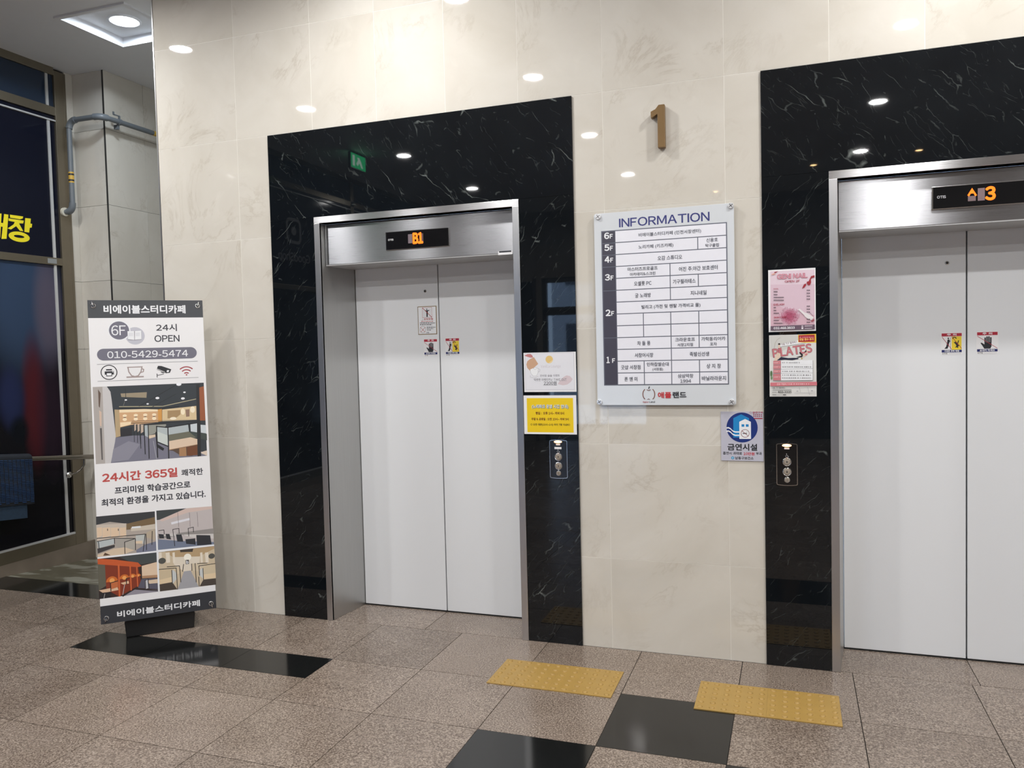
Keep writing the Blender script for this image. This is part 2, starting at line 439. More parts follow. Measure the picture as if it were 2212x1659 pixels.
# left side: glazed shop front, stone curb and pilaster --------------
b = MB()
b.box(XL-0.12, XL-0.03, YB, 0.945, -0.3, CEIL, M_DARKGAP)
wl = struct(b.build('wall_left'))
JY0, JY1 = 0.815, 0.90
M_CURB = plain('worn brown stone curb', (0.20, 0.165, 0.13), 0.45, var=0.25, scale=5)
b = MB()
b.raw([(XL, YB, 0), (XL, 0.2, -0.05), (XL, 1.0, -0.15), (XL, 1.0, 0.085), (XL, YB, 0.085),
       (XL-0.05, YB, 0), (XL-0.05, 0.2, -0.05), (XL-0.05, 1.0, -0.15), (XL-0.05, 1.0, 0.085), (XL-0.05, YB, 0.085)],
      [(0, 1, 2, 3, 4), (4, 3, 8, 9), (2, 7, 8, 3), (0, 4, 9, 5)], M_CURB)
b.build('curb', wl)
def lglass():
    m, nt, bs, N, L = nmat('dark glass over a printed film')
    tc = N.new('ShaderNodeTexCoord'); sp = N.new('ShaderNodeSeparateXYZ'); L.new(tc.outputs['Object'], sp.inputs[0])
    y, z = sp.outputs[1], sp.outputs[2]
    def blob(y0, z0, sy, sz):
        a = mth(N, L, 'POWER', mth(N, L, 'DIVIDE', mth(N, L, 'SUBTRACT', y, y0), sy), 2.0)
        c = mth(N, L, 'POWER', mth(N, L, 'DIVIDE', mth(N, L, 'SUBTRACT', z, z0), sz), 2.0)
        r = ramp(N, [(0.0, (1, 1, 1)), (1.0, (0, 0, 0))], 'EASE'); L.new(mth(N, L, 'ADD', a, c), r.inputs[0]); return r.outputs[0]
    c = mixc(N, L, mth(N, L, 'MULTIPLY', blob(0.45, 2.05, 0.42, 0.75), 1.0), (0.006, 0.006, 0.009), (0.035, 0.06, 0.115))
    c = mixc(N, L, blob(0.68, 1.95, 0.16, 0.55), c, (0.095, 0.085, 0.125))
    c = mixc(N, L, blob(0.52, 1.25, 0.13, 0.62), c, (0.075, 0.012, 0.018))
    c = mixc(N, L, mth(N, L, 'MULTIPLY', blob(0.66, 1.15, 0.16, 0.6), 0.6), c, (0.030, 0.014, 0.028))
    c = mixc(N, L, blob(0.33, 1.3, 0.14, 0.30), c, (0.018, 0.025, 0.075))
    c = mixc(N, L, blob(0.38, 1.05, 0.10, 0.14), c, (0.004, 0.006, 0.010))
    L.new(c, bs.inputs['Base Color']); pset(bs, rough=0.08, spec=0.22); return m
M_FILM = lglass()
M_NAVY = plain('dark navy sign film', (0.0070, 0.0085, 0.018), 0.10, var=0.2, scale=2); M_NAVY.node_tree.nodes['Principled BSDF'].inputs['Specular IOR Level'].default_value = 0.22
M_BLUEG = plain('dark blue glass', (0.016, 0.030, 0.058), 0.06, var=0.1, scale=2)
def pane(y0, y1, z0, z1, mat):
    b = MB(); b.box(XL-0.030, XL-0.018, y0, y1, z0, z1, mat); return b.build('pane', wl)
for y0, y1 in ((-2.15, JY0), (-5.3, -2.23), (-8.9, -5.38)):
    pane(y0, y1, 0.18, 2.315, M_FILM); pane(y0, y1, 2.37, 3.485, M_NAVY); pane(y0, y1, 3.55, 3.80, M_BLUEG)
def bar(name, y0, y1, z0, z1, d=0.03, mat=M_ALU): boxo(name, XL-d, XL, y0, y1, z0, z1, mat, wl, 0.002)
bar('jamb', JY0, JY1, 0.085, 3.84)
for y0, y1 in ((-2.23, JY0), (-5.38, -2.23), (YB, -5.38)):
    bar('bottom_rail', y0, y1, 0.085, 0.175); bar('transom_bar', y0, y1, 2.315, 2.372); bar('transom_bar', y0, y1, 3.485, 3.552); bar('head_rail', y0, y1, 3.80, CEIL)
    bar('glazing_bead', y0, y1, 0.175, 0.190, 0.022, M_STRIP); bar('glazing_bead', y0, y1, 3.440, 3.452, 0.022, M_STRIP)
for y in (-2.23, -5.38): bar('mullion', y, y+0.08, 0.175, 3.80)
for z0, z1 in ((0.19, 2.315), (2.372, 3.44), (3.552, 3.80)):
    boxo('glass_joint', XL-0.02, XL-0.010, 0.745, 0.768, z0, z1, M_STRIP, wl)
bar('jamb_bead', JY1, JY1+0.022, 0.085, 3.84, 0.04, M_ALU)
o = boxo('maker_plate', XL-0.001, XL+0.002, 0.68, 0.76, 2.325, 2.362, plain('silver plate', (0.35, 0.37, 0.38), 0.4, 0.4), wl)
# yellow shop lettering on the upper pane is added with the other writing

# wall strip, pilaster (clad in the same stone)
PY, PX = 1.0, -2.895
b = MB()
b.box(XL-0.3, XL-0.05, 0.922, PY+0.5, -0.3, CEIL, M_GROUT); b.box(XL-0.06, PX-0.014, PY+0.014, 3.5, -0.3, CEIL, M_GROUT)
b.box(XL-0.3, WL+0.1, 3.4, 3.5, -0.4, CEIL, M_GROUT); b.box(WL, WL+0.1, 0.60, 3.4, -0.4, CEIL, M_GROUT)
pil = struct(b.build('wall_left_pilaster'))
def ltile(axis, a0, a1, z0, z1):
    g = 0.0012
    if axis == 'x': o = boxo('tile', a0+g, a1-g, PY, PY+0.014, z0+g, z1-g, M_CREAM, pil)
    elif axis == 's': o = boxo('tile', XL-0.062, XL-0.016, a0+g, a1-g, z0+g, z1-g, M_CREAM, pil)
    else: o = boxo('tile', PX-0.014, PX, a0+g, a1-g, z0+g, z1-g, M_CREAM, pil)
zr = [-0.25, 0.47, 1.06, 1.655, 2.20, 2.80, 3.40, CEIL]
for z0, z1 in zip(zr, zr[1:]):
    ltile('s', 0.922, PY, z0, z1)
    ltile('x', XL-0.05, PX-0.016, z0, z1)
    for y0, y1 in ((PY, 1.41), (1.41, 2.0), (2.0, 2.6), (2.6, 3.2)): ltile('y', y0, y1, z0, z1)
boxo('corner_joint', PX-0.0165, PX-0.0005, PY-0.001, PY+0.016, -0.2, CEIL, plain('dark corner joint', (0.06, 0.06, 0.058), 0.4, 0.5), pil)

# walls the photograph only shows as reflections ----------------------
M_RWALL = plain('grey brown plaster', (0.22, 0.20, 0.18), 0.7)
M_SHOPG = plain('dark shop glass', (0.010, 0.012, 0.017), 0.06)
M_SHOPF = plain('dark shop frame', (0.025, 0.025, 0.027), 0.4)
M_WOOD = plain('orange brown timber', (0.35, 0.16, 0.05), 0.45)
wr = struct(boxo('wall_right', XR, XR+0.15, YB, 0.6, 0, CEIL, M_RWALL))
DX0, DX1, DZ = -1.75, 0.05, 2.75          # daylit entrance opening
b = MB()
b.box(XL-0.12, DX0, YB-0.2, YB, 0, CEIL, M_RWALL); b.box(DX1, XR+0.15, YB-0.2, YB, 0, CEIL, M_RWALL); b.box(DX0, DX1, YB-0.2, YB, DZ, CEIL, M_RWALL)
wb = struct(b.build('wall_rear'))
for x0, x1 in ((XL+0.02, -1.85), (0.15, 1.75), (1.85, 3.3), (3.4, 6.1)):
    boxo('shop_pane', x0+0.04, x1-0.04, YB, YB+0.02, 0.1, 2.7, M_SHOPG, wb)
    boxo('shop_frame', x0, x0+0.04, YB, YB+0.05, 0, 2.75, M_SHOPF, wb); boxo('shop_frame', x1-0.04, x1, YB, YB+0.05, 0, 2.75, M_SHOPF, wb)
boxo('shop_post', 2.05, 2.30, YB+0.02, YB+0.12, 0.9, 2.5, M_WOOD, wb)
d1 = struct(empty('door_1', (0, 0, 0)))
for x0, x1 in ((DX0, DX0+0.07), (DX1-0.07, DX1), (-0.88, -0.82)):
    boxo('door_post', x0, x1, YB-0.12, YB-0.04, 0, DZ, M_SHOPF, d1)
boxo('door_head', DX0, DX1, YB-0.12, YB-0.04, 2.12, 2.26, M_SHOPF, d1); boxo('door_head', DX0, DX1, YB-0.12, YB-0.04, DZ-0.08, DZ, M_SHOPF, d1)
def glassm():
    m, nt, bs, N, L = nmat('clear door glass'); pset(bs, (0.85, 0.92, 0.95), 0.02)
    bs.inputs['Transmission Weight'].default_value = 1.0; bs.inputs['IOR'].default_value = 1.05
    nz = N.new('ShaderNodeTexNoise'); nz.inputs['Scale'].default_value = 2
    mr = N.new('ShaderNodeMapRange'); mr.inputs['To Min'].default_value = 0.01; mr.inputs['To Max'].default_value = 0.03
    L.new(nz.outputs['Fac'], mr.inputs['Value']); L.new(mr.outputs[0], bs.inputs['Roughness']); return m
M_GLASS = glassm()
for x0, x1 in ((DX0+0.07, -0.88), (-0.82, DX1-0.07)):
    boxo('door_pane', x0, x1, YB-0.085, YB-0.075, 0.02, 2.12, M_GLASS, d1); boxo('fanlight_pane', x0, x1, YB-0.085, YB-0.075, 2.26, DZ-0.08, M_GLASS, d1)

# ================================================================== WRITING AND PRINT
_chars = {}
def char_mesh(ch):
    """flat outline of one character; Latin letters and digits in their wide form"""
    if ch == 'I': return ([(0, 0), (0.098, 0), (0.098, 0.733), (0, 0.733)], [[0, 1, 2, 3]])
    if ch not in _chars:
        c = bpy.data.curves.new('lettering', 'FONT'); c.size = 1.0; c.resolution_u = 3
        c.body = chr(ord(ch)+0xFEE0) if (ch.isascii() and (ch.isalnum() or ch in '&%')) else ch
        o = bpy.data.objects.new('lettering', c); me = o.to_mesh()
        _chars[ch] = ([(v.co.x, v.co.y) for v in me.vertices], [list(p.vertices) for p in me.polygons])
        o.to_mesh_clear(); bpy.data.objects.remove(o); bpy.data.curves.remove(c)
    return _chars[ch]
_glyph = {}
def glyphs(s):
    """triangulated outline of a line of text: vertices (x, y), faces, bounds"""
    if s not in _glyph:
        V = []; F = []; x = 0.0
        for ch in s:
            if ch == ' ': x += 0.30; continue
            vs, fs = char_mesh(ch); b = len(V)
            if ord(ch) > 0x2E80: dx, adv = x, 0.92
            else:
                m0 = min(v[0] for v in vs); m1 = max(v[0] for v in vs); dx, adv = x-m0+0.045, m1-m0+0.09
            V += [(vx+dx, vy) for vx, vy in vs]; F += [[b+i for i in f] for f in fs]; x += adv
        xs = [v[0] for v in V]; ys = [v[1] for v in V]
        _glyph[s] = (V, F, min(xs), max(xs), min(ys), max(ys))
    return _glyph[s]

DL = 1.2e-5
class Sheet:
    """a flat thing in a plane; shapes are given by where they lie on that plane.
    local frame: x right, y away from the viewer, z up"""
    def __init__(s, O, r, u):
        s.O = Vector(O); s.r = Vector(r).normalized(); s.u = Vector(u).normalized(); s.n = s.r.cross(s.u)
        s.M = Matrix(((s.r.x, -s.n.x, s.u.x, s.O.x), (s.r.y, -s.n.y, s.u.y, s.O.y), (s.r.z, -s.n.z, s.u.z, s.O.z), (0, 0, 0, 1)))
        s.k = 0; s.pr = MB(); s.off = 0.0; s.S = (0, 0, 1.0)
    def at(s, x, y):
        """a point of the photograph (through the current crop) as (x, z) in the plane"""
        px, py = s.S[0]+x*s.S[2], s.S[1]+y*s.S[2]
        d = ray(px, py); t = (s.O-CAM).dot(s.n)/d.dot(s.n); q = CAM+d*t-s.O
        return (q.dot(s.r), q.dot(s.u))
    def crop(s, ox, oy, sc): s.S = (ox, oy, sc)
    def lay(s): s.k += 1; return -(s.off+1.2e-4+s.k*DL)
    def root(s, name, mesh_mb=None, bevel=0):
        o = bpy.data.objects.new(name, mesh_mb.mesh(name) if mesh_mb else None)
        if bevel and mesh_mb:
            md = o.modifiers.new('bevel', 'BEVEL'); md.width = bevel; md.segments = 2; md.limit_method = 'ANGLE'
        o.matrix_world = s.M; s.o = link(o); return o
    # --- flat coloured shapes (loc=True: coordinates already local)
    def poly(s, pts, mat, loc=False):
        y = s.lay(); q = [p if loc else s.at(*p) for p in pts]
        a = sum(q[i][0]*q[(i+1) % len(q)][1]-q[(i+1) % len(q)][0]*q[i][1] for i in range(len(q)))
        if a < 0: q = q[::-1]
        s.pr.poly([(x, y, z) for x, z in q], mat)
    def rect(s, x0, y0, x1, y1, mat, loc=False):
        a, c = ((x0, y0), (x1, y1)) if loc else (s.at(x0, y0), s.at(x1, y1))
        s.poly([(a[0], a[1]), (c[0], a[1]), (c[0], c[1]), (a[0], c[1])], mat, True)
    def disc(s, x, y, r, mat, n=28, ry=None, loc=False, a0=0, a1=360):
        c = (x, y) if loc else s.at(x, y)
        R = r if loc else abs(s.at(x+r, y)[0]-c[0]); R2 = (R if ry is None else (ry if loc else abs(s.at(x, y+ry)[1]-c[1])))
        s.poly([(c[0]+R*math.cos(math.radians(a0+(a1-a0)*i/n)), c[1]+R2*math.sin(math.radians(a0+(a1-a0)*i/n))) for i in range(n if a1-a0 == 360 else n+1)], mat, True)
    def line(s, pts, w, mat, loc=False, closed=False):
        """a stroke of width w metres"""
        q = [Vector(p if loc else s.at(*p)) for p in pts]
        if closed: q = q+[q[0]]
        y = y0_ = s.lay()
        for k_, (a, c) in enumerate(zip(q, q[1:])):
            d = c-a
            if d.length < 1e-7: continue
            d.normalize(); nn = Vector((-d.y, d.x))*(w/2); e = d*(w*0.3)
            p4 = [a-nn-e, c-nn+e, c+nn+e, a+nn-e]
            s.pr.poly([(p.x, y, p.y) for p in p4], mat); y = y0_-2e-6*(k_ % 3)
    def ring(s, x, y, r, w, mat, n=32, a0=0, a1=360, loc=False, sy=1.0):
        c = (x, y) if loc else s.at(x, y)
        R = r if loc else abs(s.at(x+r, y)[0]-c[0])
        s.line([(c[0]+R*math.cos(math.radians(a0+(a1-a0)*i/n)), c[1]+sy*R*math.sin(math.radians(a0+(a1-a0)*i/n))) for i in range(n+1)], w, mat, True)
    # --- writing: fitted between its left and right ends
    def text(s, body, x0, y0, x1, y1, top, mat, bold=0.0, slope=False, loc=False, parent=None, name='lettering'):
        """(x0,y0) lower left, (x1,y1) lower right, top = upper y at the left end"""
        a, c, t = (((x0, y0), (x1, y1), (x0, top)) if loc else (s.at(x0, y0), s.at(x1, y1), s.at(x0, top)))
        h = t[1]-a[1]
        if not slope:
            z = (a[1]+c[1])/2; a = (a[0], z); c = (c[0], z)
        vs, fs, bx0, bx1, by0, by1 = glyphs(body)
        ex = Vector(c)-Vector(a); wd = ex.length; ex.normalize(); ey = Vector((-ex.y, ex.x))
        sx, sy = wd/(bx1-bx0), h/(by1-by0)
        y = s.lay(); s.k += 2; mb = MB(); d = bold*h
        sh = [(0, 0)] if not bold else [(0, 0)]+[(d*math.cos(k*math.pi/4), d*math.sin(k*math.pi/4)) for k in range(8)]
        for k, (dx, dy) in enumerate(sh):
            X, Z, yy = a[0]+ex.x*(dx-bx0*sx)+ey.x*(dy-by0*sy), a[1]+ex.y*(dx-bx0*sx)+ey.y*(dy-by0*sy), y-k*2e-6
            xx, xy, zx, zy = ex.x*sx, ey.x*sy, ex.y*sx, ey.y*sy
            mb.raw([(X+xx*vx+xy*vy, yy, Z+zx*vx+zy*vy) for vx, vy in vs], fs, mat)
        o = mb.build(name, parent or s.o)
        return o
    def done(s, name='printed_design', parent=None):
        if s.pr.v:
            o = s.pr.build(name, parent or s.o); s.pr = MB(); return o

def wall_sheet(y, corners=None, x=None, z=None):
    """a sheet on a plane parallel to the elevator wall; origin at lower left"""
    s = Sheet((0, y, 0), (1, 0, 0), (0, 0, 1))
    if corners:
        q = [s.at(*c) for c in corners]
        x0 = (q[0][0]+q[3][0])/2; x1 = (q[1][0]+q[2][0])/2; z1 = (q[0][1]+q[1][1])/2; z0 = (q[2][1]+q[3][1])/2
    else: x0, x1 = x; z0, z1 = z
    s = Sheet((x0, y, z0), (1, 0, 0), (0, 0, 1)); s.W = x1-x0; s.H = z1-z0
    return s

def rrect(W, H, r, n=5, x0=0, z0=0):
    p = []
    for cx, cz, a in ((W-r, r, -90), (W-r, H-r, 0), (r, H-r, 90), (r, r, 180)):
        for i in range(n+1):
            t = math.radians(a+90*i/n); p.append((x0+cx+r*math.cos(t), z0+cz+r*math.sin(t)))
    return p

def paper(name, label, cat, y, corners, th=0.0009, mat=None, group=None, r=0.0):
    s = wall_sheet(y, corners)
    b = MB()
    if r: b.prism(rrect(s.W, s.H, r), -th, 0, mat or M_PAPER)
    else: b.box(0, s.W, -th, 0, 0, s.H, mat or M_PAPER)
    s.root(name, b); s.off = th
    tag(s.o, label, cat, group); return s

WHT = ink(238, 240, 244)
INK = ink(38, 40, 46)

# ================================================================== MARBLE SURROUNDS AND ELEVATORS
def surround(x0, x1, f, label):
    t = empty('marble_surround', (0, 0, 0)); tag(t, label, 'door surround', 'marble surrounds of the elevators')
    y0 = -0.0095; g = 0.0005
    boxo('marble_slab', x0, x1, y0, -0.0008, FT+g, BT, M_BLK_TOP, t)
    boxo('marble_slab', x0, f[0]-g, y0, -0.0008, 0.001, FT-g, M_BLK_SIDE, t)
    boxo('marble_slab', f[1]+g, x1, y0, -0.0008, 0.001, FT-g, M_BLK_SIDE, t)
surround(L0, L1, FL, 'black white-veined marble surround of the left elevator, below the green exit reflection')
surround(R0, R1, FR, 'black white-veined marble surround of the right elevator, carrying two posters')

DY = 0.312
M_SOFF = plain('grey transom soffit', (0.50, 0.51, 0.52), 0.4, 0.2)
def elevator(f, mid, label):
    t = empty('elevator', ((f[0]+f[1])/2, 0, 0)); tag(t, label, 'elevator', 'two elevators side by side')
    X0 = t.location.x
    def part(name, x0, x1, y0, y1, z0, z1, mat, bevel=0.0, parent=None):
        o = boxo(name, x0-X0, x1-X0, y0, y1, z0, z1, mat, parent or t, bevel); return o
    a, c = f; i0, i1 = a+FW, c-FW
    part('frame_jamb', a, i0, -0.014, 0.05, 0.001, FT-FW, M_STEELV, 0.0015)
    part('frame_jamb', i1, c, -0.014, 0.05, 0.001, FT-FW, M_STEELV, 0.0015)
    part('frame_head', a, c, -0.014, 0.05, FT-FW, FT, M_STEEL, 0.0015)
    # splayed reveals
    for s0, xf, xb in ((1, i0, i0+0.034), (-1, i1, i1-0.034)):
        b = MB(); o_ = -s0*0.03
        b.raw([(xf-X0, 0.0, 0.001), (xb-X0, DY+0.02, 0.001), (xb-X0, DY+0.02, FT-FW), (xf-X0, 0.0, FT-FW),
               (xf+o_-X0, 0.0, 0.001), (xf+o_-X0, DY+0.02, 0.001), (xf+o_-X0, DY+0.02, FT-FW), (xf+o_-X0, 0.0, FT-FW)],
              [(0, 1, 2, 3), (7, 6, 5, 4), (0, 4, 5, 1), (3, 2, 6, 7), (0, 3, 7, 4), (1, 5, 6, 2)], M_REVEAL)
        b.build('reveal', t)
    tr = part('transom_panel', i0+0.006, i1-0.006, 0.030, DY-0.003, 2.084, FT-FW-0.006, M_STEELT, 0.002)
    part('soffit', i0+0.007, i1-0.007, 0.032, DY-0.003, 2.079, 2.084, M_SOFF)
    part('head_gap', i0, i1, 0.05, DY, FT-FW-0.006, FT-FW-0.001, M_DARKGAP)
    pn = []
    for k, (x0, x1) in enumerate(((i0+0.034, mid-0.0022), (mid+0.0022, i1-0.034))):
        p = part('door_panel', x0+0.001, x1-0.001, DY, DY+0.04, 0.007, 2.12, M_DOOR, 0.002); pn.append(p)
    part('door_backing', i0+0.03, i1-0.03, DY+0.041, DY+0.06, 0, 2.3, M_DARKGAP)
    part('sill', i0+0.034, i1-0.034, DY, DY+0.04, -0.004, 0.0045, M_DARKGAP)
    return t, tr, pn, X0
EL, TRL, PNL, XL0 = elevator(FL, 0.27, 'steel-framed elevator with white doors and a display reading B1')
ER, TRR, PNR, XR0 = elevator(FR, 3.035, 'steel-framed elevator with white doors and an up arrow with 3 on its display')

def child_sheet(y, parent, corners=None, x=None, z=None):
    s = wall_sheet(y, corners, x, z); s.parent_to = parent; return s

def attach(o, parent):
    """parent keeping the world placement (parents here carry location only)"""
    mw = o.matrix_world.copy(); loc = Vector((0, 0, 0)); p = parent
    while p is not None: loc += p.location; p = p.parent
    o.parent = parent; o.matrix_parent_inverse = Matrix(); o.matrix_basis = Matrix.Translation(-loc) @ mw

def keyhole(x, z, panel, root):
    b = MB(); M = Matrix.Translation((x, DY, z)) @ Matrix.Rotation(math.pi/2, 4, 'X')
    b.lathe([(0.0095, 0), (0.0095, 0.002), (0.006, 0.003)], 20, M_CHROME, M); b.lathe([(0.0045, 0.003), (0.0045, 0.0035)], 14, M_DARKGAP, M)
    o = b.build('release_keyhole'); attach(o, panel)
keyhole(0.185, 1.927, PNL[0], EL); keyhole(2.951, 1.933, PNR[0], ER)

# --- floor indicators above the doors
def indicator(corners, tr, tx):
    s = wall_sheet(0.030, corners); b = MB()
    b.box(-0.006, s.W+0.006, -0.007, 0, -0.004, s.H+0.004, M_CHROME); o = s.root('indicator_bezel', b, 0.0015); s.o = o
    attach(o, tr)
    g = MB(); g.box(0, s.W, -0.011, -0.006, 0, s.H, M_BLKP); go = g.build('indicator_window', o, 0.001)
    s.off = 0.011; tx(s)
    s.done('arrow_mark')
def txl(s):
    s.crop(670, 420, 0.21248)
    s.text('OTIS', 802, 474, 856, 472, 456, ink(225, 225, 228), 0.03)
    s.rect(1003, 408, 1048, 497, ink(120, 105, 112)); s.done('unlit_segment'); s.rect(1140, 398, 1160, 490, ink(96, 70, 66)); s.done('unlit_segment')
    s.text('B1', 1058, 500, 1152, 494, 398, M_LED, 0.07)
def txr(s):
    s.crop(1980, 380, 0.24116)
    s.text('OTIS', 180, 205, 258, 203, 182, ink(190, 190, 195), 0.03)
    s.rect(455, 186, 525, 226, ink(120, 100, 102)); s.done('unlit_segment'); s.rect(543, 115, 606, 222, ink(125, 105, 110)); s.done('unlit_segment')
    s.poly([(450, 178), (492, 112), (536, 176), (520, 186), (506, 160), (480, 162), (466, 188)], M_LED)
    s.text('3', 615, 218, 697, 214, 104, M_LED, 0.06)
indicator(((835, 503), (968, 493), (971, 531), (838, 539)), TRL, txl)
indicator(((2014, 407), (2224, 389), (2226, 435), (2016, 453)), TRR, txr)
# small white plate at the right end of the left transom
s = wall_sheet(0.0298, ((1076, 543), (1107, 541), (1107, 549), (1076, 551))); b = MB(); b.box(0, s.W, -0.0008, 0, 0, s.H, M_PAPER)
o = s.root('maker_plate', b); attach(o, TRL); s.off = 0.0008; s.rect(0.006, 0.012, s.W-0.006, 0.020, INK, True); s.done('printed_line')

# --- stickers on the doors
def hand_sticker(corners, K, label, grp, c):
    s = paper('warning_sticker', label, 'sticker', DY-0.0004, corners, 0.0004, M_PAPER, grp, 0.004)
    W, H = s.W, s.H; R = ink(176, 42, 62); Bl = ink(28, 38, 100)
    s.rect(0.003, H*0.825, W-0.003, H-0.004, R, True)
    s.rect(0.003, H*0.10, W-0.003, H*0.215, Bl, True)
    s.text('주 의', W*0.28, H*0.852, W*0.72, H*0.852, H*0.945, WHT, 0.04, loc=True)
    return s, W, H, R, Bl
def draw_hand(s, W, H, R):
    k = INK
    q = [(0.36, .235), (0.64, .235), (0.69, .33), (0.69, .52), (0.37, .52), (0.37, .42), (0.25, .50), (0.20, .50), (0.20, .47), (0.28, .36)]
    s.poly([(W*a, H*c) for a, c in q], k, True)
    for a, t in ((0.37, .70), (0.455, .745), (0.54, .75), (0.625, .71)):
        s.rect(W*a, H*.50, W*(a+0.068), H*t, k, True); s.disc(W*(a+0.034), H*t, W*0.034, k, 12, loc=True)
    s.line([(W*0.05, H*.79), (W*0.95, H*.25)], 0.0022, R, True)
def draw_lean(s, W, H, R):
    k = INK; Y = ink(240, 212, 60)
    s.rect(W*0.50, H*.22, W-0.004, H*.815, Y, True)
    s.rect(W*0.44, H*.24, W*0.455, H*.78, k, True)
    s.disc(W*0.345, H*.735, W*0.038, k, 14, loc=True)
    s.poly([(W*a, H*c) for a, c in ((.31, .68), (.39, .69), (.43, .60), (.38, .52), (.36, .40), (.31, .27), (.16, .27), (.24, .36), (.28, .50))], k, True)
    s.line([(W*0.06, H*.79), (W*0.49, H*.25)], 0.0022, R, True)
    s.line([(W*0.55, H*.72), (W*.60, H*.78), (W*.68, H*.77), (W*.71, H*.72)], 0.004, k, True)
    s.poly([(W*a, H*c) for a, c in ((.66, .62), (.74, .55), (.80, .45), (.88, .42), (.80, .36), (.80, .27), (.74, .33), (.66, .30), (.72, .40), (.66, .50))], k, True)
    s.line([(W*0.62, H*.55), (W*.70, H*.48)], 0.004, k, True); s.line([(W*0.78, H*.50), (W*.82, H*.62)], 0.004, k, True)
    s.line([(W*0.51, H*.80), (W*0.96, H*.27)], 0.0022, R, True)
GS = 'door warning stickers'
for lab, cs, kind in (('hand warning sticker on the left door leaf of the left elevator', ((915, 732), (945, 731), (946, 769), (916, 770)), 'h'),
                      ('leaning and falling figure warning sticker on the left elevator', ((961, 730), (992, 729), (994, 768), (963, 769)), 'l'),
                      ('leaning and falling figure warning sticker on the right elevator', ((2032, 719), (2079, 717), (2079, 765), (2033, 767)), 'l'),
                      ('hand warning sticker on the right elevator', ((2109, 717), (2156, 714), (2157, 763), (2109, 766)), 'h')):
    s, W, H, R, Bl = hand_sticker(cs, None, lab, GS, None)
    if kind == 'h': draw_hand(s, W, H, R); s.text('손대지 마세요', W*.16, H*.12, W*.84, H*.12, H*.20, WHT, 0.04, loc=True)
    else: draw_lean(s, W, H, R); s.text('기대면 추락 위험', W*.16, H*.12, W*.84, H*.12, H*.20, WHT, 0.04, loc=True)
    s.text('OTIS', W*.06, H*.025, W*.30, H*.025, H*.075, INK, 0.05, loc=True)
    s.line([(W*.36, H*.05), (W*.94, H*.05)], 0.0012, ink(165, 168, 172), True)
    s.done()
s = paper('warning_sticker', 'tall fall warning sticker with a striped border on the left elevator', 'sticker', DY-0.0004, ((902, 663), (942, 660), (945, 722), (904, 723)), 0.0004, ink(206, 170, 96), GS)
W, H = s.W, s.H; n = 26; RD = ink(176, 40, 44)
for i in range(n):
    for z0, z1 in ((0, 0.004), (H-0.004, H)): s.rect(W*i/n, z0, W*(i+0.5)/n, z1, INK, True)
for i in range(36):
    for x0, x1 in ((0, 0.004), (W-0.004, W)): s.rect(x0, H*i/36, x1, H*(i+0.5)/36, INK, True)
s.rect(0.004, 0.004, W-0.004, H-0.004, WHT, True)
s.crop(880, 610, 0.10249)
for x in (345, 375, 460, 490): s.line([(x, 560), (x, 735)], 0.0012, ink(150, 152, 158))
s.line([(318, 535), (515, 525), (522, 740), (322, 745)], 0.0016, RD, closed=True)
s.disc(412, 567, 12, INK, 12); s.poly([(378, 590), (465, 582), (465, 596), (435, 602), (432, 730), (405, 730), (402, 605), (378, 602)], INK)
s.line([(318, 537), (518, 735)], 0.003, RD)
s.text('추락위험', 350, 798, 540, 792, 758, RD, 0.03); s.line([(312, 795), (325, 765), (338, 794)], 0.001, ink(160, 160, 165), closed=True)
for y, x0, x1, cl in ((822, 295, 552, ink(190, 110, 110)), (855, 268, 585, INK), (890, 270, 522, INK), (945, 412, 595, ink(90, 90, 95)), (975, 416, 550, ink(90, 90, 95)), (1005, 420, 505, ink(120, 120, 125))):
    x = x0
    while x < x1-8:
        wd = RND.uniform(18, 40); s.rect(x, y-7, min(x+wd, x1), y+7, cl); x += wd+9
s.ring(330, 993, 62, 0.0012, ink(120, 70, 70)); s.line([(280, 948), (378, 1050)], 0.002, RD); s.line([(380, 945), (285, 1052)], 0.002, RD)
s.text('OTIS', 405, 1072, 460, 1068, 1050, INK, 0.05)
s.done()

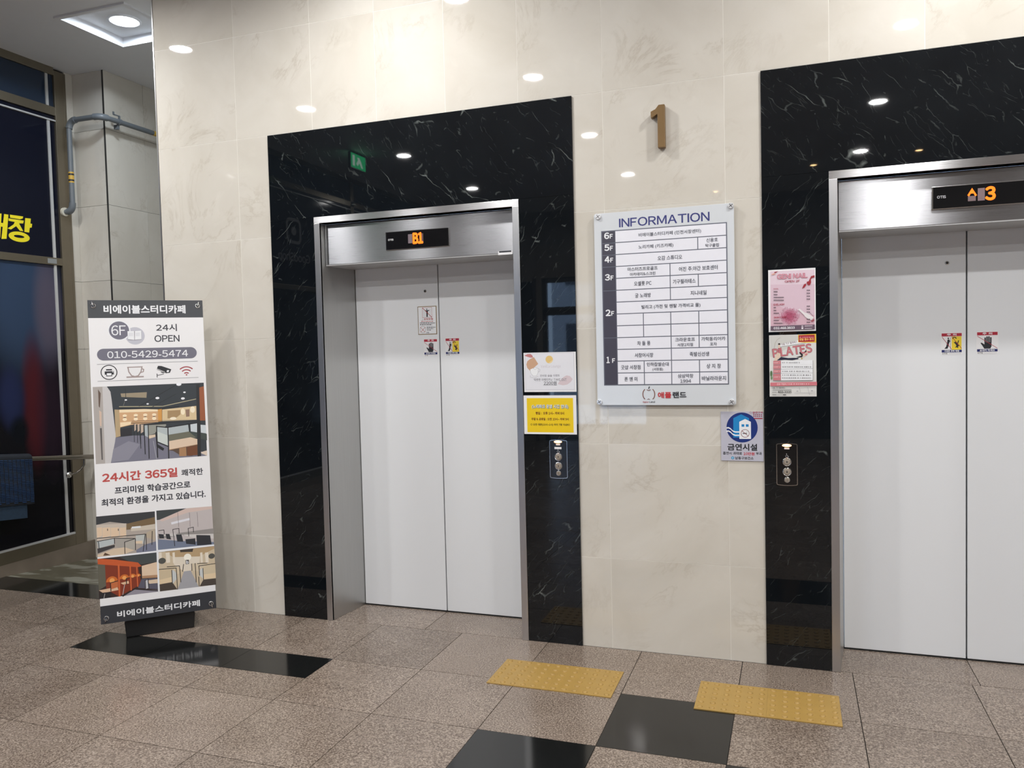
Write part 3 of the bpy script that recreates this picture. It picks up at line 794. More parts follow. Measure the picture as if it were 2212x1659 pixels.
# ================================================================== CALL BUTTON PANELS
def call_panel(x0, label, label_sticker):
    Wp, Hp = 0.096, 0.197; z0 = 0.888; yb = -0.0072
    t = empty('call_button_panel', (x0+Wp/2, yb, z0)); tag(t, label, 'button panel', 'elevator call button panels')
    def sh(pts): return [(x-Wp/2, z) for x, z in pts]
    outer = rrect(Wp, Hp, 0.006); inner = rrect(Wp-0.006, Hp-0.006, 0.004, 5, 0.003, 0.003)
    # rim: slightly bowed at top and foot like the real plate
    bow = lambda p: (p[0], p[1]+(0.004*(1-((p[0]-Wp/2)/(Wp/2))**2) if p[1] > Hp/2 else -0.004*(1-((p[0]-Wp/2)/(Wp/2))**2)))
    dense = lambda P: [tuple(Vector(a).lerp(Vector(c), k/6)) for a, c in zip(P, P[1:]+P[:1]) for k in range(6)]
    b = MB(); b.prism(sh([bow(p) for p in dense(outer)]), -0.006, 0, M_CHROME); b.build('rim', t)
    b = MB(); b.prism(sh([bow(p) for p in dense(inner)]), -0.0085, -0.004, M_BLKP); b.build('face_plate', t)
    F = -0.0085
    R = Matrix.Rotation(math.pi/2, 4, 'X')
    def button(name, z, r, mark):
        o = MB(); M = Matrix.Translation((0, F, z)) @ R
        o.lathe([(r, 0), (r, 0.003), (r*0.84, 0.0045), (r*0.80, 0.0030)], 28, M_CHROME, M, cap=False)
        bo = o.build(name, t)
        f = MB(); f.lathe([(r*0.81, 0.0), (r*0.81, 0.0032), (r*0.5, 0.0038)], 28, ink(150, 140, 128), M); f.build('button_cap', bo)
        g = MB(); y = F-0.0041
        if mark in 'ud':
            d = 1 if mark == 'u' else -1
            g.poly([(-0.0042, y, z-d*0.001), (0.0042, y, z-d*0.001), (0, y, z+d*0.006)][::d], INK); g.poly([(-0.001, y, z-d*0.006), (0.001, y, z-d*0.006), (0.001, y, z), (-0.001, y, z)][::d], INK)
        else:
            g.box(-0.001, 0.001, y, F-0.002, z-0.005, z+0.005, INK)
        g.build('arrow_mark' if mark in 'ud' else 'key_slot', bo)
    button('call_button', 0.111, 0.0205, 'u'); button('call_button', 0.0635, 0.0205, 'd'); button('key_switch', 0.0250, 0.0140, 'k')
    # glowing lens on the upper edge
    b = MB(); b.prism([(0.021*math.cos(a), 0.1905+0.0065*math.sin(a)) for a in [2*math.pi*i/24 for i in range(24)]], F-0.004, F, M_GLOW); b.build('indicator_lens', t)
    b = MB(); b.prism([(x-0.0115, z+0.172) for x, z in rrect(0.023, 0.008, 0.002)], F-0.0004, F, M_PAPER); b.build('white_label', t)
    if label_sticker:
        b = MB(); b.box(-0.02, 0.018, F-0.0004, F, 0.152, 0.163, M_PAPER); b.build('white_label', t)
    # wheelchair sign
    S = Sheet((x0+Wp/2, yb+F, z0), (1, 0, 0), (0, 0, 1)); S.o = t
    G = ink(175, 175, 178); zc = 0.142
    S.disc(-0.0012, zc+0.0085, 0.0016, G, 12, loc=True); S.line([(-0.0012, zc+0.006), (-0.0008, zc), (0.004, zc), (0.007, zc-0.007), (0.009, zc-0.006)], 0.0014, G, True)
    S.ring(0, zc-0.003, 0.0058, 0.0013, G, 20, 130, 340, loc=True)
    for v in range(len(S.pr.v)):
        a = S.pr.v[v]; S.pr.v[v] = (a[0], a[1]+F, a[2])
    S.done('wheelchair_sign')
call_panel(1.033, 'black call button panel with lit lens right of the left elevator', True)
call_panel(2.168, 'black call button panel with lit lens left of the right elevator', False)

# ================================================================== BRONZE NUMERAL
b = MB(); yF = -0.038
b.prism([(1.630, 2.541), (1.665, 2.541), (1.665, 2.748), (1.636, 2.748), (1.620, 2.729), (1.597, 2.719), (1.598, 2.688), (1.606, 2.690), (1.630, 2.704)], yF, -0.004, M_BRONZE)
o = b.build('numeral', bevel=0.0015); tag(o, 'raised bronze metal numeral 1 on the cream wall between the elevators', 'numeral')
for x, z in ((1.648, 2.57), (1.648, 2.72)):
    b = MB(); b.lathe([(0.006, 0), (0.006, 0.008)], 12, M_BRONZE, Matrix.Translation((x, 0.002, z)) @ Matrix.Rotation(math.pi/2, 4, 'X')); b.build('stand_off', o)

# ================================================================== INFORMATION BOARD
M_CAP = plain('bright satin metal cap', (0.80, 0.81, 0.83), 0.25, 0.35)
s = wall_sheet(-0.012, ((1287, 463), (1588, 438), (1588, 876), (1288, 874)))
th = 0.008
b = MB(); b.prism(rrect(s.W, s.H, 0.012), -th, 0, M_SILV); s.root('information_board', b, 0.001); s.off = th
tag(s.o, 'silver grey building directory board headed INFORMATION, held off the wall by four caps', 'sign')
W, H = s.W, s.H
C3 = (1270, 420, 0.1537); C4 = (1270, 640, 0.1537)
s.crop(*C3); NAV = ink(52, 58, 122)
s.text('INFORMATION', 445, 466, 1710, 372, 346, NAV, 0.022)
tl = s.at(210, 530); tr_ = s.at(1955, 397); c1 = s.at(400, 560)
s.crop(*C4); bl = s.at(230, 1243); br = s.at(1968, 1232); c2 = s.at(410, 1200)
tx0 = (tl[0]+bl[0])/2; tx1 = (tr_[0]+br[0])/2; tz1 = (tl[1]+tr_[1])/2; tz0 = (bl[1]+br[1])/2; tc = (c1[0]+c2[0])/2
LG = ink(104, 108, 122); DK = ink(68, 66, 80); CELL = ink(236, 237, 246); TX = ink(78, 80, 92)
b = MB(); b.box(tx0-0.003, tx1+0.003, -th-0.0006, -th+0.001, tz0-0.003, tz1+0.003, LG); b.build('directory_frame', s.o)
rh = (tz1-tz0)/13; cw = (tx1-tc)/4; g = 0.0022; F0 = -th-0.0014
def plate(x0, x1, z0, z1, mat, name):
    b = MB(); b.box(x0+g, x1-g, F0, -th, z0+g, z1-g, mat); return b.build(name, s.o)
s.off = th+0.0014
for lab, r0, n in (('6', 0, 1), ('5', 1, 1), ('4', 2, 1), ('3', 3, 2), ('2', 5, 4), ('1', 9, 4)):
    z1 = tz1-r0*rh; z0 = z1-n*rh; p = plate(tx0, tc, z0, z1, DK, 'floor_plate'); zm = (z0+z1)/2
    x = tx0+(tc-tx0)*0.20
    s.text(lab, x, zm-rh*0.24, x+(tc-tx0)*(0.34 if lab != '1' else 0.2), zm, zm+rh*0.26, WHT, 0.05, loc=True, parent=p)
    s.text('F', x+(tc-tx0)*0.42, zm-rh*0.22, x+(tc-tx0)*0.62, zm, zm+rh*0.13, WHT, 0.05, loc=True, parent=p)
cells = [[(0, 4, '비에이블스터디카페 (인천서창센터)', .56)], [(0, 3, '노리카페 (키즈카페)', .42), (3, 4, '신용호|탁구클럽', .50)], [(0, 4, '오감 스튜디오', .22)],
         [(0, 2, '마스터즈프로골프|아카데미&스크린', .55), (2, 4, '어진 주.야간 보호센터', .68)], [(0, 2, '오셀롯 PC', .32), (2, 3, '기구필라테스', .80), (3, 4, '', 0)],
         [(0, 2, '궁 노래방', .29), (2, 4, '지니네일', .28)], [(0, 4, '빌리고 (가전 및 렌탈 가격비교 몰)', .53)], [(i, i+1, '', 0) for i in range(4)], [(i, i+1, '', 0) for i in range(4)],
         [(0, 2, '차 돌 풍', .24), (2, 3, '크라운호프|서창2지점', .70), (3, 4, '가락동리어카|포차', .84)], [(0, 2, '서창어시장', .34), (2, 4, '족발신선생', .34)],
         [(0, 1, '굿샵 서창점', .72), (1, 2, '인하찹쌀순대|(서창점)', .80), (2, 3, '', 0), (3, 4, '상 지 창', .50)], [(0, 1, '폰 앤 미', .48), (1, 2, '', 0), (2, 3, '삼삼막창|1994', .55), (3, 4, '바닐라라운지', .84)]]
for r, row in enumerate(cells):
    z1 = tz1-r*rh; z0 = z1-rh
    for a, c, body, f in row:
        x0 = tc+a*cw; x1 = tc+c*cw; p = plate(x0, x1, z0, z1, CELL, 'name_plate')
        if not body: continue
        ls = body.split('|'); xm = (x0+x1)/2; wd = (x1-x0)*f
        for k, ln in enumerate(ls):
            if len(ls) == 1: zb, zt = z0+rh*0.30, z0+rh*0.66
            else: zb, zt = (z0+rh*0.54, z0+rh*0.86) if k == 0 else (z0+rh*0.13, z0+rh*0.43)
            ww = wd*min(1.0, len(ln)/max(len(q) for q in ls)+0.04)
            if k == 1:
                gl = glyphs(ln); ww = min(wd, (zt-zb)*0.92*(gl[3]-gl[2])/(gl[5]-gl[4])); zt = zb+(zt-zb)*0.92
            s.text(ln, xm-ww/2, zb, xm+ww/2, zb, zt, TX, 0.012, loc=True, parent=p)
s.off = th
# emblem below the table
BR = ink(126, 76, 62)
for sx in (-1, 1):
    s.crop(*C4); cx, cz = s.at(860, 1375); rw = 0.026; pts = []
    for i in range(13):
        a = math.radians(-52+104*i/12); pts.append((cx+sx*(0.004+rw*math.cos(a)), cz+0.031*math.sin(a)))
    s.line(pts, 0.0038, BR, True)
s.line([(832, 1312), (858, 1322), (884, 1312)], 0.0030, BR); s.poly([(830, 1450), (858, 1436), (882, 1450), (858, 1446)], ink(96, 40, 40)); s.poly([(852, 1300), (860, 1268), (876, 1266), (864, 1300)], INK)
s.text('애플', 990, 1428, 1175, 1428, 1346, ink(196, 52, 60), 0.035); s.text('랜드', 1198, 1426, 1385, 1422, 1344, INK, 0.035)
s.text('Apple', 775, 1498, 855, 1496, 1474, ink(170, 60, 66), 0.03); s.text('Land', 868, 1494, 945, 1492, 1472, INK, 0.03)
s.done('emblem')
for px, py in ((1293, 469), (1579, 445), (1296, 868), (1581, 868)):
    s.crop(0, 0, 1); x, z = s.at(px, py); b = MB(); M = Matrix.Translation((x, 0, z)) @ Matrix.Rotation(math.pi/2, 4, 'X')
    b.lathe([(0.0075, -0.0118), (0.0075, -0.001), (0.0075, th+0.0002), (0.0145, th+0.0002), (0.0145, th+0.006), (0.0125, th+0.008)], 24, M_CAP, M)
    o = b.build('stand_off_cap', s.o)
    q = MB()
    for a in (0.6, 2.2):
        d = Vector((math.cos(a), math.sin(a)))*0.011; e = Vector((-d.y, d.x)).normalized()*0.0013
        q.poly([(x+v.x, -th-0.0083, z+v.y) for v in (-d-e, d-e, d+e, -d+e)], INK)
    q.build('screw_slot', o)

# ================================================================== NO SMOKING SIGN
s = paper('no_smoking_sign', 'lilac no-smoking plate with a blue house emblem below the directory board', 'sign', -0.0012, ((1556, 888), (1649, 890), (1649, 998), (1559, 993)), 0.003, plain('lilac grey plate', (0.52, 0.52, 0.61), 0.35, var=0.02))
s.crop(1530, 860, 0.13258); NV = ink(22, 48, 120); SKY = ink(28, 134, 200); DR = ink(122, 26, 38)
s.disc(550, 478, 256, NV, 40)
s.poly([(408, 325), (535, 262), (665, 325), (665, 640), (408, 640)], SKY)
def wave(y, w):
    up = [(296, y), (330, y-4), (362, y+12), (400, y+50), (440, y+66), (506, y+66)]; s.poly(up+[(a, c+w) for a, c in reversed(up)], WHT)
wave(474, 22); wave(528, 22)
s.poly([(505, 385), (600, 338), (694, 385), (697, 664), (507, 664)], WHT)
s.rect(542, 425, 588, 466, SKY); s.rect(612, 425, 658, 466, SKY)
s.ring(601, 574, 66, 0.0022, DR); s.rect(560, 568, 632, 582, INK)
s.line([(610, 560), (640, 548), (625, 535)], 0.0006, INK); s.line([(548, 530), (652, 618)], 0.0022, DR)
s.text('금연시설', 318, 850, 795, 852, 745, INK, 0.035)
s.text('흡연시 과태료', 242, 920, 550, 920, 872, INK, 0.02); s.text('10만원', 575, 928, 752, 930, 880, ink(196, 40, 56), 0.03); s.text('부과', 778, 925, 872, 925, 878, INK, 0.02)
s.disc(398, 972, 24, ink(40, 150, 200), 20); s.disc(398, 972, 11, ink(190, 215, 230), 16)
s.text('남동구보건소', 440, 1000, 738, 1000, 952, INK, 0.02)
RD2 = ink(168, 44, 66)
s.ring(690, 235, 16, 0.0008, RD2); s.text('금연구역', 722, 250, 885, 250, 218, RD2, 0.03)
for y in (268, 296):
    for i in range(5): s.rect(735+i*31, y+9, 753+i*31, y-9, ink(150, 70, 90))
s.rect(742, 322, 885, 338, RD2)
s.done()

# ================================================================== PAPER NOTICES
def dashes(x0, x1, y0, y1, mat):
    x = x0
    while x < x1-12:
        wd = RND.uniform(22, 44); ym = (y0+y1)/2; xe = min(x+wd, x1)
        s.rect(x, y0, xe, y0-3, mat); s.rect(x+2, y1, xe-4, y1+4, mat); s.rect(x+RND.uniform(2, wd*0.5), y0, x+wd*0.6, y1, mat); s.rect(x, ym+2, xe, ym-3, mat); x += wd+RND.choice((7, 7, 22))

P1 = -0.0100
s = paper('paper_notice', 'white cafe notice with a drawn cup and 2200 price, above the yellow notice', 'notice', P1, ((1131, 764), (1243, 758), (1246, 844), (1133, 849)), group='paper notices on the black marble')
s.crop(1120, 750, 0.12059)
s.rect(110, 112, 1010, 765, ink(206, 206, 214)); s.rect(118, 120, 1000, 755, ink(228, 229, 236))
s.poly([(105, 152), (160, 125), (215, 122), (248, 145), (262, 185), (215, 188), (160, 172)], ink(196, 128, 128))
s.poly([(278, 178), (355, 300), (210, 425), (158, 370), (142, 310), (160, 250), (205, 215)], ink(204, 164, 134))
s.poly([(208, 400), (285, 365), (355, 375), (355, 455), (325, 515), (265, 520), (222, 470)], WHT)
GY = ink(165, 165, 172)
s.line([(208, 395), (225, 470), (265, 518), (325, 512), (352, 455), (355, 378)], 0.0012, GY); s.line([(358, 382), (385, 400), (380, 435), (352, 445)], 0.0012, GY); s.line([(212, 505), (215, 540), (290, 550), (355, 520)], 0.0012, GY); s.line([(260, 380), (300, 355), (350, 375), (300, 400), (260, 380)], 0.0009, GY)
s.disc(552, 220, 66, ink(228, 196, 124), 28); s.poly([(535, 285), (615, 225), (610, 255), (580, 282)], ink(236, 212, 160))
s.text('Vanilla Lounge', 400, 385, 760, 375, 320, ink(206, 200, 208), 0)
s.text('찬바람 솔솔 이벤트', 388, 530, 740, 528, 490, ink(130, 128, 138), 0.01)
s.poly([(705, 660), (740, 600), (800, 540), (860, 505), (920, 515), (970, 570), (940, 620), (880, 665), (800, 682)], ink(216, 200, 206))
s.text("'따뜻한 아메리카노' TAKE OUT", 275, 608, 862, 602, 560, ink(120, 118, 128), 0.01); s.line([(740, 606), (865, 602)], 0.001, GY)
s.text('2200원', 455, 678, 684, 674, 612, ink(76, 78, 84), 0.012); s.line([(448, 682), (690, 678)], 0.0012, ink(90, 90, 96))
s.done()
s = paper('paper_notice', 'white-bordered yellow opening hours notice above the call buttons', 'notice', P1, ((1131, 855), (1245, 853), (1246, 937), (1133, 939)), group='paper notices on the black marble')
s.crop(1120, 750, 0.12059)
s.rect(148, 912, 990, 1530, ink(238, 204, 24))
T1 = '(노리파크 운영 시간 안내)'
s.text(T1, 248, 1112, 896, 1110, 1036, ink(22, 96, 128), 0.03); s.text(T1, 240, 1104, 888, 1102, 1028, WHT, 0.016)
BN = ink(110, 44, 18)
s.text('평일 :  오후 1시~ 저녁 8시', 310, 1210, 818, 1205, 1160, BN, 0.035); s.text('주말 & 공휴일 : 오전 10시~ 저녁 9시', 235, 1312, 900, 1310, 1266, BN, 0.035)
s.text('○ 오전 대관(10시~1시) 아이 7명 이상!!○', 220, 1412, 922, 1412, 1368, ink(62, 44, 10), 0.03)
s.done()

s = paper('poster', 'pink nail salon price poster with red dripping polish, upper of the two posters', 'poster', P1, ((1659, 583), (1762, 579), (1762, 714), (1661, 718)), group='posters on the right marble surround')
s.crop(1650, 570, 0.09346)
s.poly([(148, 175), (1172, 132), (1178, 1510), (158, 1540)], ink(218, 192, 206))
s.poly([(148, 175), (1172, 132), (1172, 470), (148, 480)], ink(226, 206, 218)); s.poly([(155, 900), (400, 1000), (700, 1150), (1175, 1180), (1178, 1400), (158, 1440)], ink(214, 178, 192))
FU = (ink(206, 158, 178), ink(196, 128, 152), ink(184, 100, 128), ink(176, 82, 112))
for rr_, cc_ in ((205, 0), (165, 1), (120, 2), (70, 3)): s.disc(590, 1215, rr_, FU[cc_], 24, ry=rr_*0.9)
for i in range(170):
    a = RND.uniform(0, 2*math.pi); r = 240*math.sqrt(RND.uniform(0.02, 1)); cc_ = max(0, min(3, int((250-r+RND.uniform(-40, 40))/62)))
    s.disc(590+r*math.cos(a), 1215+r*math.sin(a)*0.9, RND.uniform(6, 16), FU[cc_], 8, ry=RND.uniform(8, 26))
RR = ink(158, 42, 54); RM = ink(186, 92, 112)
s.poly([(1060, 350), (1090, 285), (1172, 262), (1172, 312), (1110, 325), (1085, 360), (1092, 430), (1075, 480), (1045, 500), (1010, 480), (988, 440), (1000, 410), (1035, 405)], RR)
s.poly([(980, 455), (975, 500), (940, 545), (885, 575), (900, 530), (930, 470)], RR); s.poly([(240, 190), (330, 172), (300, 195), (250, 215)], RR); s.poly([(170, 245), (235, 215), (280, 235), (200, 262)], ink(222, 170, 156))
s.text('GENI NAIL', 312, 352, 1005, 318, 246, RM, 0.05); s.text('GENI NAIL', 314, 348, 1003, 316, 250, ink(226, 170, 186), 0.0)
s.text('OPEN 2F', 485, 432, 830, 420, 385, ink(164, 62, 80), 0.03)
s.poly([(795, 1060), (830, 1035), (945, 1130), (985, 1135), (1070, 1180), (1155, 1240), (1100, 1300), (1060, 1290), (960, 1230), (925, 1180)], ink(230, 226, 228)); s.poly([(1085, 1320), (1160, 1272), (1170, 1310), (1110, 1345)], ink(166, 84, 96)); s.line([(1065, 1130), (1140, 1205)], 0.0012, INK); s.line([(800, 1075), (930, 1190)], 0.0016, ink(176, 130, 142))
s.text('NAIL', 228, 592, 345, 588, 565, RM, 0.02); s.text('EYELASH', 230, 965, 470, 955, 922, ink(172, 50, 74), 0.03); s.text('SKIN CARE', 230, 1258, 520, 1250, 1222, ink(166, 44, 70), 0.03)
GR = ink(92, 78, 88)
for y, x1 in ((645, 315), (712, 315), (776, 462), (842, 462), (1012, 280), (1077, 285), (1142, 350), (1308, 345), (1374, 430)):
    x = 228
    while x < x1-6: s.rect(x, y-11, min(x+26, x1), y+9, GR); x += 31
for y in (612, 680, 747, 815, 980, 1048, 1115, 1282, 1350): s.rect(990, y-10, 1020, y+9, GR); s.rect(1026, y-10, 1066, y+9, GR)
s.poly([(158, 1440), (1178, 1400), (1178, 1510), (158, 1540)], ink(106, 88, 104))
s.text('032.468.3833', 230, 1512, 712, 1500, 1462, WHT, 0.035)
s.rect(870, 1425, 912, 1460, ink(190, 178, 188)); s.rect(870, 1468, 912, 1508, ink(225, 220, 226)); s.rect(940, 1428, 1125, 1442, ink(196, 186, 196)); s.rect(945, 1486, 1112, 1498, ink(190, 180, 190))
s.done()

s = paper('poster', 'white pilates class poster with pink lettering, lower of the two posters', 'poster', P1, ((1661, 725), (1762, 721), (1765, 855), (1663, 858)), mat=ink(222, 222, 220), group='posters on the right marble surround')
s.crop(1650, 715, 0.09346)
s.poly([(140, 110), (790, 95), (790, 250), (200, 600), (145, 600)], ink(208, 208, 204))
s.poly([(790, 90), (1205, 65), (1210, 270), (795, 272)], ink(236, 196, 66)); s.poly([(805, 100), (1175, 85), (1175, 245), (805, 255)], ink(170, 34, 52))
dashes(825, 1150, 152, 136, ink(240, 176, 190)); s.text('전달 횟수 추가', 825, 228, 1152, 215, 172, ink(244, 196, 110), 0.04)
s.poly([(385, 300), (790, 215), (790, 262), (960, 272), (380, 365)], WHT); s.line([(380, 367), (960, 275)], 0.0012, INK); s.text('다움 기구 필라테스', 412, 342, 775, 272, 290, ink(120, 84, 90), 0.015, slope=True)
SK = ink(226, 202, 184)
s.line([(240, 400), (262, 280), (305, 200), (385, 150)], 0.0018, ink(190, 182, 174))
s.disc(355, 305, 26, ink(56, 40, 36), 16); s.poly([(335, 320), (375, 320), (380, 400), (330, 400)], SK)
PK = ink(204, 124, 132); PD = ink(142, 66, 78)
s.text('PILATES', 225, 612, 1115, 488, 418, PD, 0.05, slope=True); s.text('PILATES', 229, 609, 1111, 487, 421, PK, 0.022, slope=True)
s.poly([(310, 500), (385, 520), (390, 590), (300, 680), (240, 690), (245, 640)], SK)
s.poly([(300, 682), (400, 600), (560, 625), (690, 620), (800, 625), (800, 648), (660, 675), (480, 665)], ink(34, 38, 60))
s.poly([(750, 605), (870, 570), (815, 505), (840, 480), (905, 545), (890, 605), (790, 615)], ink(40, 34, 38)); s.poly([(905, 560), (960, 500), (1010, 480), (1020, 540), (960, 580), (910, 610)], SK); s.poly([(945, 535), (1000, 510), (1005, 550), (970, 570)], PK); s.poly([(925, 500), (980, 430), (1015, 450), (985, 480)], ink(40, 32, 32)); s.disc(1000, 455, 20, SK, 14)
s.disc(878, 635, 18, ink(190, 160, 90), 14)
for i, (y0, y1) in enumerate(((690, 775), (790, 872), (892, 972), (990, 1138))):
    s.rect(222, y0+6, 1140, y1+6, ink(150, 150, 152)); s.rect(218, y0, 392, y1, PK); s.rect(396, y0-6, 1130, y1-4, WHT)
    s.text('EVENT %d' % (i+1), 232, (y0+y1)/2+14, 372, (y0+y1)/2+12, (y0+y1)/2-16, ink(240, 205, 208), 0.02)
    x1 = (858, 1090, 1070, 1100)[i]; yy = (y0+y1)/2 if i < 3 else 1020
    dashes(420, x1, yy+14, yy-14, ink(128, 128, 132))
dashes(420, 1085, 1098, 1072, ink(150, 150, 154))
s.disc(172, 985, 26, ink(86, 118, 76), 14, ry=70); s.disc(180, 1085, 20, ink(110, 140, 96), 12, ry=40)
s.poly([(150, 1192), (1225, 1172), (1228, 1255), (152, 1272)], ink(212, 122, 132)); s.text('신규 가입시', 302, 1250, 520, 1244, 1206, ink(244, 214, 218), 0.02); dashes(545, 1068, 1240, 1208, ink(240, 200, 205))
s.text('다움 기구 필라테스', 195, 1330, 492, 1325, 1298, INK, 0.015); s.rect(200, 1350, 640, 1362, ink(160, 160, 160))
s.text('(032)', 196, 1438, 298, 1434, 1404, ink(90, 90, 94), 0.01); s.text('468-3335', 322, 1436, 640, 1432, 1384, INK, 0.02); s.rect(196, 1466, 290, 1478, ink(110, 110, 112)); s.rect(440, 1464, 515, 1480, INK); s.rect(300, 1468, 420, 1476, ink(170, 170, 172))
s.line([(705, 1432), (1180, 1422)], 0.0012, GY); s.line([(818, 1295), (850, 1420)], 0.0012, GY); s.line([(1010, 1295), (1058, 1478)], 0.0012, GY); s.disc(775, 1388, 24, GY, 12, ry=10); s.disc(1112, 1380, 26, GY, 12, ry=12)
s.done()

# ================================================================== BANNER STAND
BYAW, BTILT = 0.7599, 0.0738
br_ = Vector((math.cos(BYAW), math.sin(BYAW), 0)); bn = Vector((math.sin(BYAW), -math.cos(BYAW), 0))
bu = Vector((0, 0, 1))*math.cos(BTILT)-bn*math.sin(BTILT)
BO = Vector((-1.1546, -0.4760, 0.1052))
s = Sheet(BO, br_, bu)
BW, BH = 0.60, 1.80
t = s.root('banner_stand'); tag(t, 'tall white study cafe banner on a black base, standing by the left wall', 'banner')
b = MB()
b.box(-BW/2, BW/2, 0, 0.0006, 0, BH, M_PAPER)
cl = b.build('banner_sheet', t); s.o = cl; s.off = 0
s.crop(170, 630, 0.14467)
G1 = ink(72, 75, 80); G2 = ink(116, 115, 130); G3 = ink(196, 197, 208)
zt = s.at(1000, 390)[1]; s.rect(-BW/2, zt, BW/2, BH, G1, True)
s.text('비에이블스터디카페', 378, 330, 1592, 318, 208, WHT, 0.035)
s.disc(842, 660, 143, G3, 36); s.disc(603, 580, 170, ink(238, 240, 244), 36); s.disc(603, 580, 150, G2, 36)
s.text('6F', 490, 655, 705, 648, 506, WHT, 0.004)
s.poly([(722, 598), (835, 590), (938, 588), (940, 715), (835, 728), (735, 722)], ink(120, 120, 126)); s.poly([(728, 590), (828, 588), (832, 722), (735, 712)], WHT); s.poly([(838, 588), (935, 582), (938, 710), (838, 720)], WHT)
for k in range(5):
    s.line([(748, 620+k*11), (812, 618+k*11)], 0.0012, G3); s.line([(852, 617+k*11), (912, 614+k*11)], 0.0012, G3)
DKT = ink(62, 64, 72)
s.text('24시', 1160, 590, 1465, 586, 486, DKT, 0.022); s.text('OPEN', 1135, 750, 1505, 745, 652, DKT, 0.022)
a, c = s.at(372, 945), s.at(1672, 908); zc = (a[1]+c[1])/2; rr = abs(s.at(1000, 840)[1]-s.at(1000, 1012)[1])/2
pl = [(a[0]+rr*math.cos(math.radians(90+180*i/14)), zc+rr*math.sin(math.radians(90+180*i/14))) for i in range(15)]+[(c[0]+rr*math.cos(math.radians(-90+180*i/14)), zc+rr*math.sin(math.radians(-90+180*i/14))) for i in range(15)]
s.poly(pl, G2, True)
s.text('010-5429-5474', 430, 1000, 1632, 962, 898, WHT, 0.012)
for p0, p1 in (((275, 1087), (1775, 1038)), ((285, 1340), (1788, 1280))): s.line([p0, p1], 0.002, ink(130, 132, 138))
BK = ink(44, 46, 52)
s.ring(453, 1205, 118, 0.0045, BK); s.rect(408, 1158, 497, 1176, BK); s.poly([(387, 1192), (522, 1186), (526, 1236), (390, 1240)], BK); s.rect(410, 1208, 500, 1262, BK); s.rect(420, 1218, 490, 1252, WHT); s.disc(508, 1198, 8, WHT, 10)
CU = ink(166, 150, 148)
s.line([(735, 1130), (750, 1200), (790, 1255), (840, 1268), (890, 1255), (930, 1195), (945, 1122)], 0.0058, CU); s.line([(728, 1130), (950, 1122)], 0.005, CU); s.line([(945, 1150), (970, 1160), (965, 1195), (935, 1205)], 0.005, CU); s.line([(720, 1277), (965, 1268)], 0.007, CU)
s.poly([(1185, 1108), (1235, 1110), (1382, 1160), (1362, 1210), (1300, 1218), (1285, 1195), (1168, 1148)], BK); s.poly([(1318, 1172), (1352, 1172), (1345, 1200), (1312, 1202)], WHT); s.line([(1170, 1160), (1290, 1208)], 0.002, BK); s.poly([(1225, 1195), (1290, 1210), (1260, 1216), (1232, 1208)], BK); s.line([(1270, 1228), (1220, 1242), (1172, 1250)], 0.003, BK); s.line([(1170, 1228), (1173, 1280)], 0.0035, BK)
RW = ink(168, 68, 76); cx, cz = s.at(1610, 1242)
u0 = abs(s.at(1710, 1240)[0]-s.at(1610, 1242)[0])/100
for r in (42, 88, 135): s.ring(cx, cz-u0*6, u0*r, 0.0058, RW, 14, 48, 132, loc=True)
s.disc(cx, cz, u0*11, RW, 14, loc=True)

# --- large photograph printed on the banner
s.k = 0
s.crop(180, 820, 0.17483)
def Q(pts, *rgb): s.poly(pts, ink(*rgb))
def LN(pts, w, *rgb): s.line(pts, w, ink(*rgb))
Q([(115, 92), (1487, 38), (1530, 940), (155, 1045)], 58, 64, 70)
Q([(115, 92), (290, 85), (335, 150), (350, 250), (402, 700), (385, 810), (340, 1032), (155, 1045)], 178, 172, 168)
Q([(235, 90), (290, 85), (335, 150), (350, 250), (402, 700), (385, 810), (340, 1032), (270, 1036)], 205, 203, 204)
Q([(182, 120), (215, 170), (205, 350), (190, 330)], 105, 88, 78); Q([(205, 600), (228, 600), (242, 992), (225, 990)], 96, 92, 92); Q([(195, 380), (225, 400), (225, 580), (205, 570)], 214, 190, 172)
Q([(340, 1032), (402, 715), (620, 690), (900, 690), (1200, 780), (1450, 880), (1530, 940)], 124, 124, 140); Q([(370, 860), (560, 760), (700, 800), (560, 990), (345, 1020)], 142, 142, 156)
Q([(385, 370), (450, 372), (460, 700), (400, 715)], 186, 164, 128)
Q([(440, 372), (920, 358), (925, 530), (590, 560), (455, 592)], 214, 172, 130); Q([(445, 372), (920, 360), (920, 392), (447, 408)], 246, 226, 190); Q([(455, 530), (590, 520), (590, 552), (457, 585)], 248, 224, 188)
for x, y in ((512, 468), (648, 462), (765, 458), (875, 455)):
    s.disc(x, y-22, 27, ink(250, 232, 200), 14, ry=17); s.disc(x, y+24, 27, ink(250, 232, 200), 14, ry=20); s.rect(x-14, y-4, x+14, y+4, ink(74, 60, 50))
Q([(920, 358), (970, 360), (972, 515), (925, 520)], 216, 158, 84); Q([(975, 370), (1395, 325), (1400, 500), (975, 515)], 222, 200, 160); Q([(1040, 385), (1200, 375), (1200, 430), (1150, 470), (1040, 480)], 170, 142, 104); Q([(1262, 370), (1312, 365), (1312, 455), (1270, 460)], 150, 122, 104)
s.disc(1110, 480, 40, ink(250, 238, 214), 16, ry=18); s.disc(1230, 395, 26, ink(250, 236, 206), 14, ry=40); s.disc(1350, 370, 30, ink(250, 238, 212), 14, ry=40)
Q([(460, 172), (785, 155), (780, 225), (470, 215)], 158, 146, 124); LN([(520, 110), (525, 240)], 0.003, 50, 54, 58)
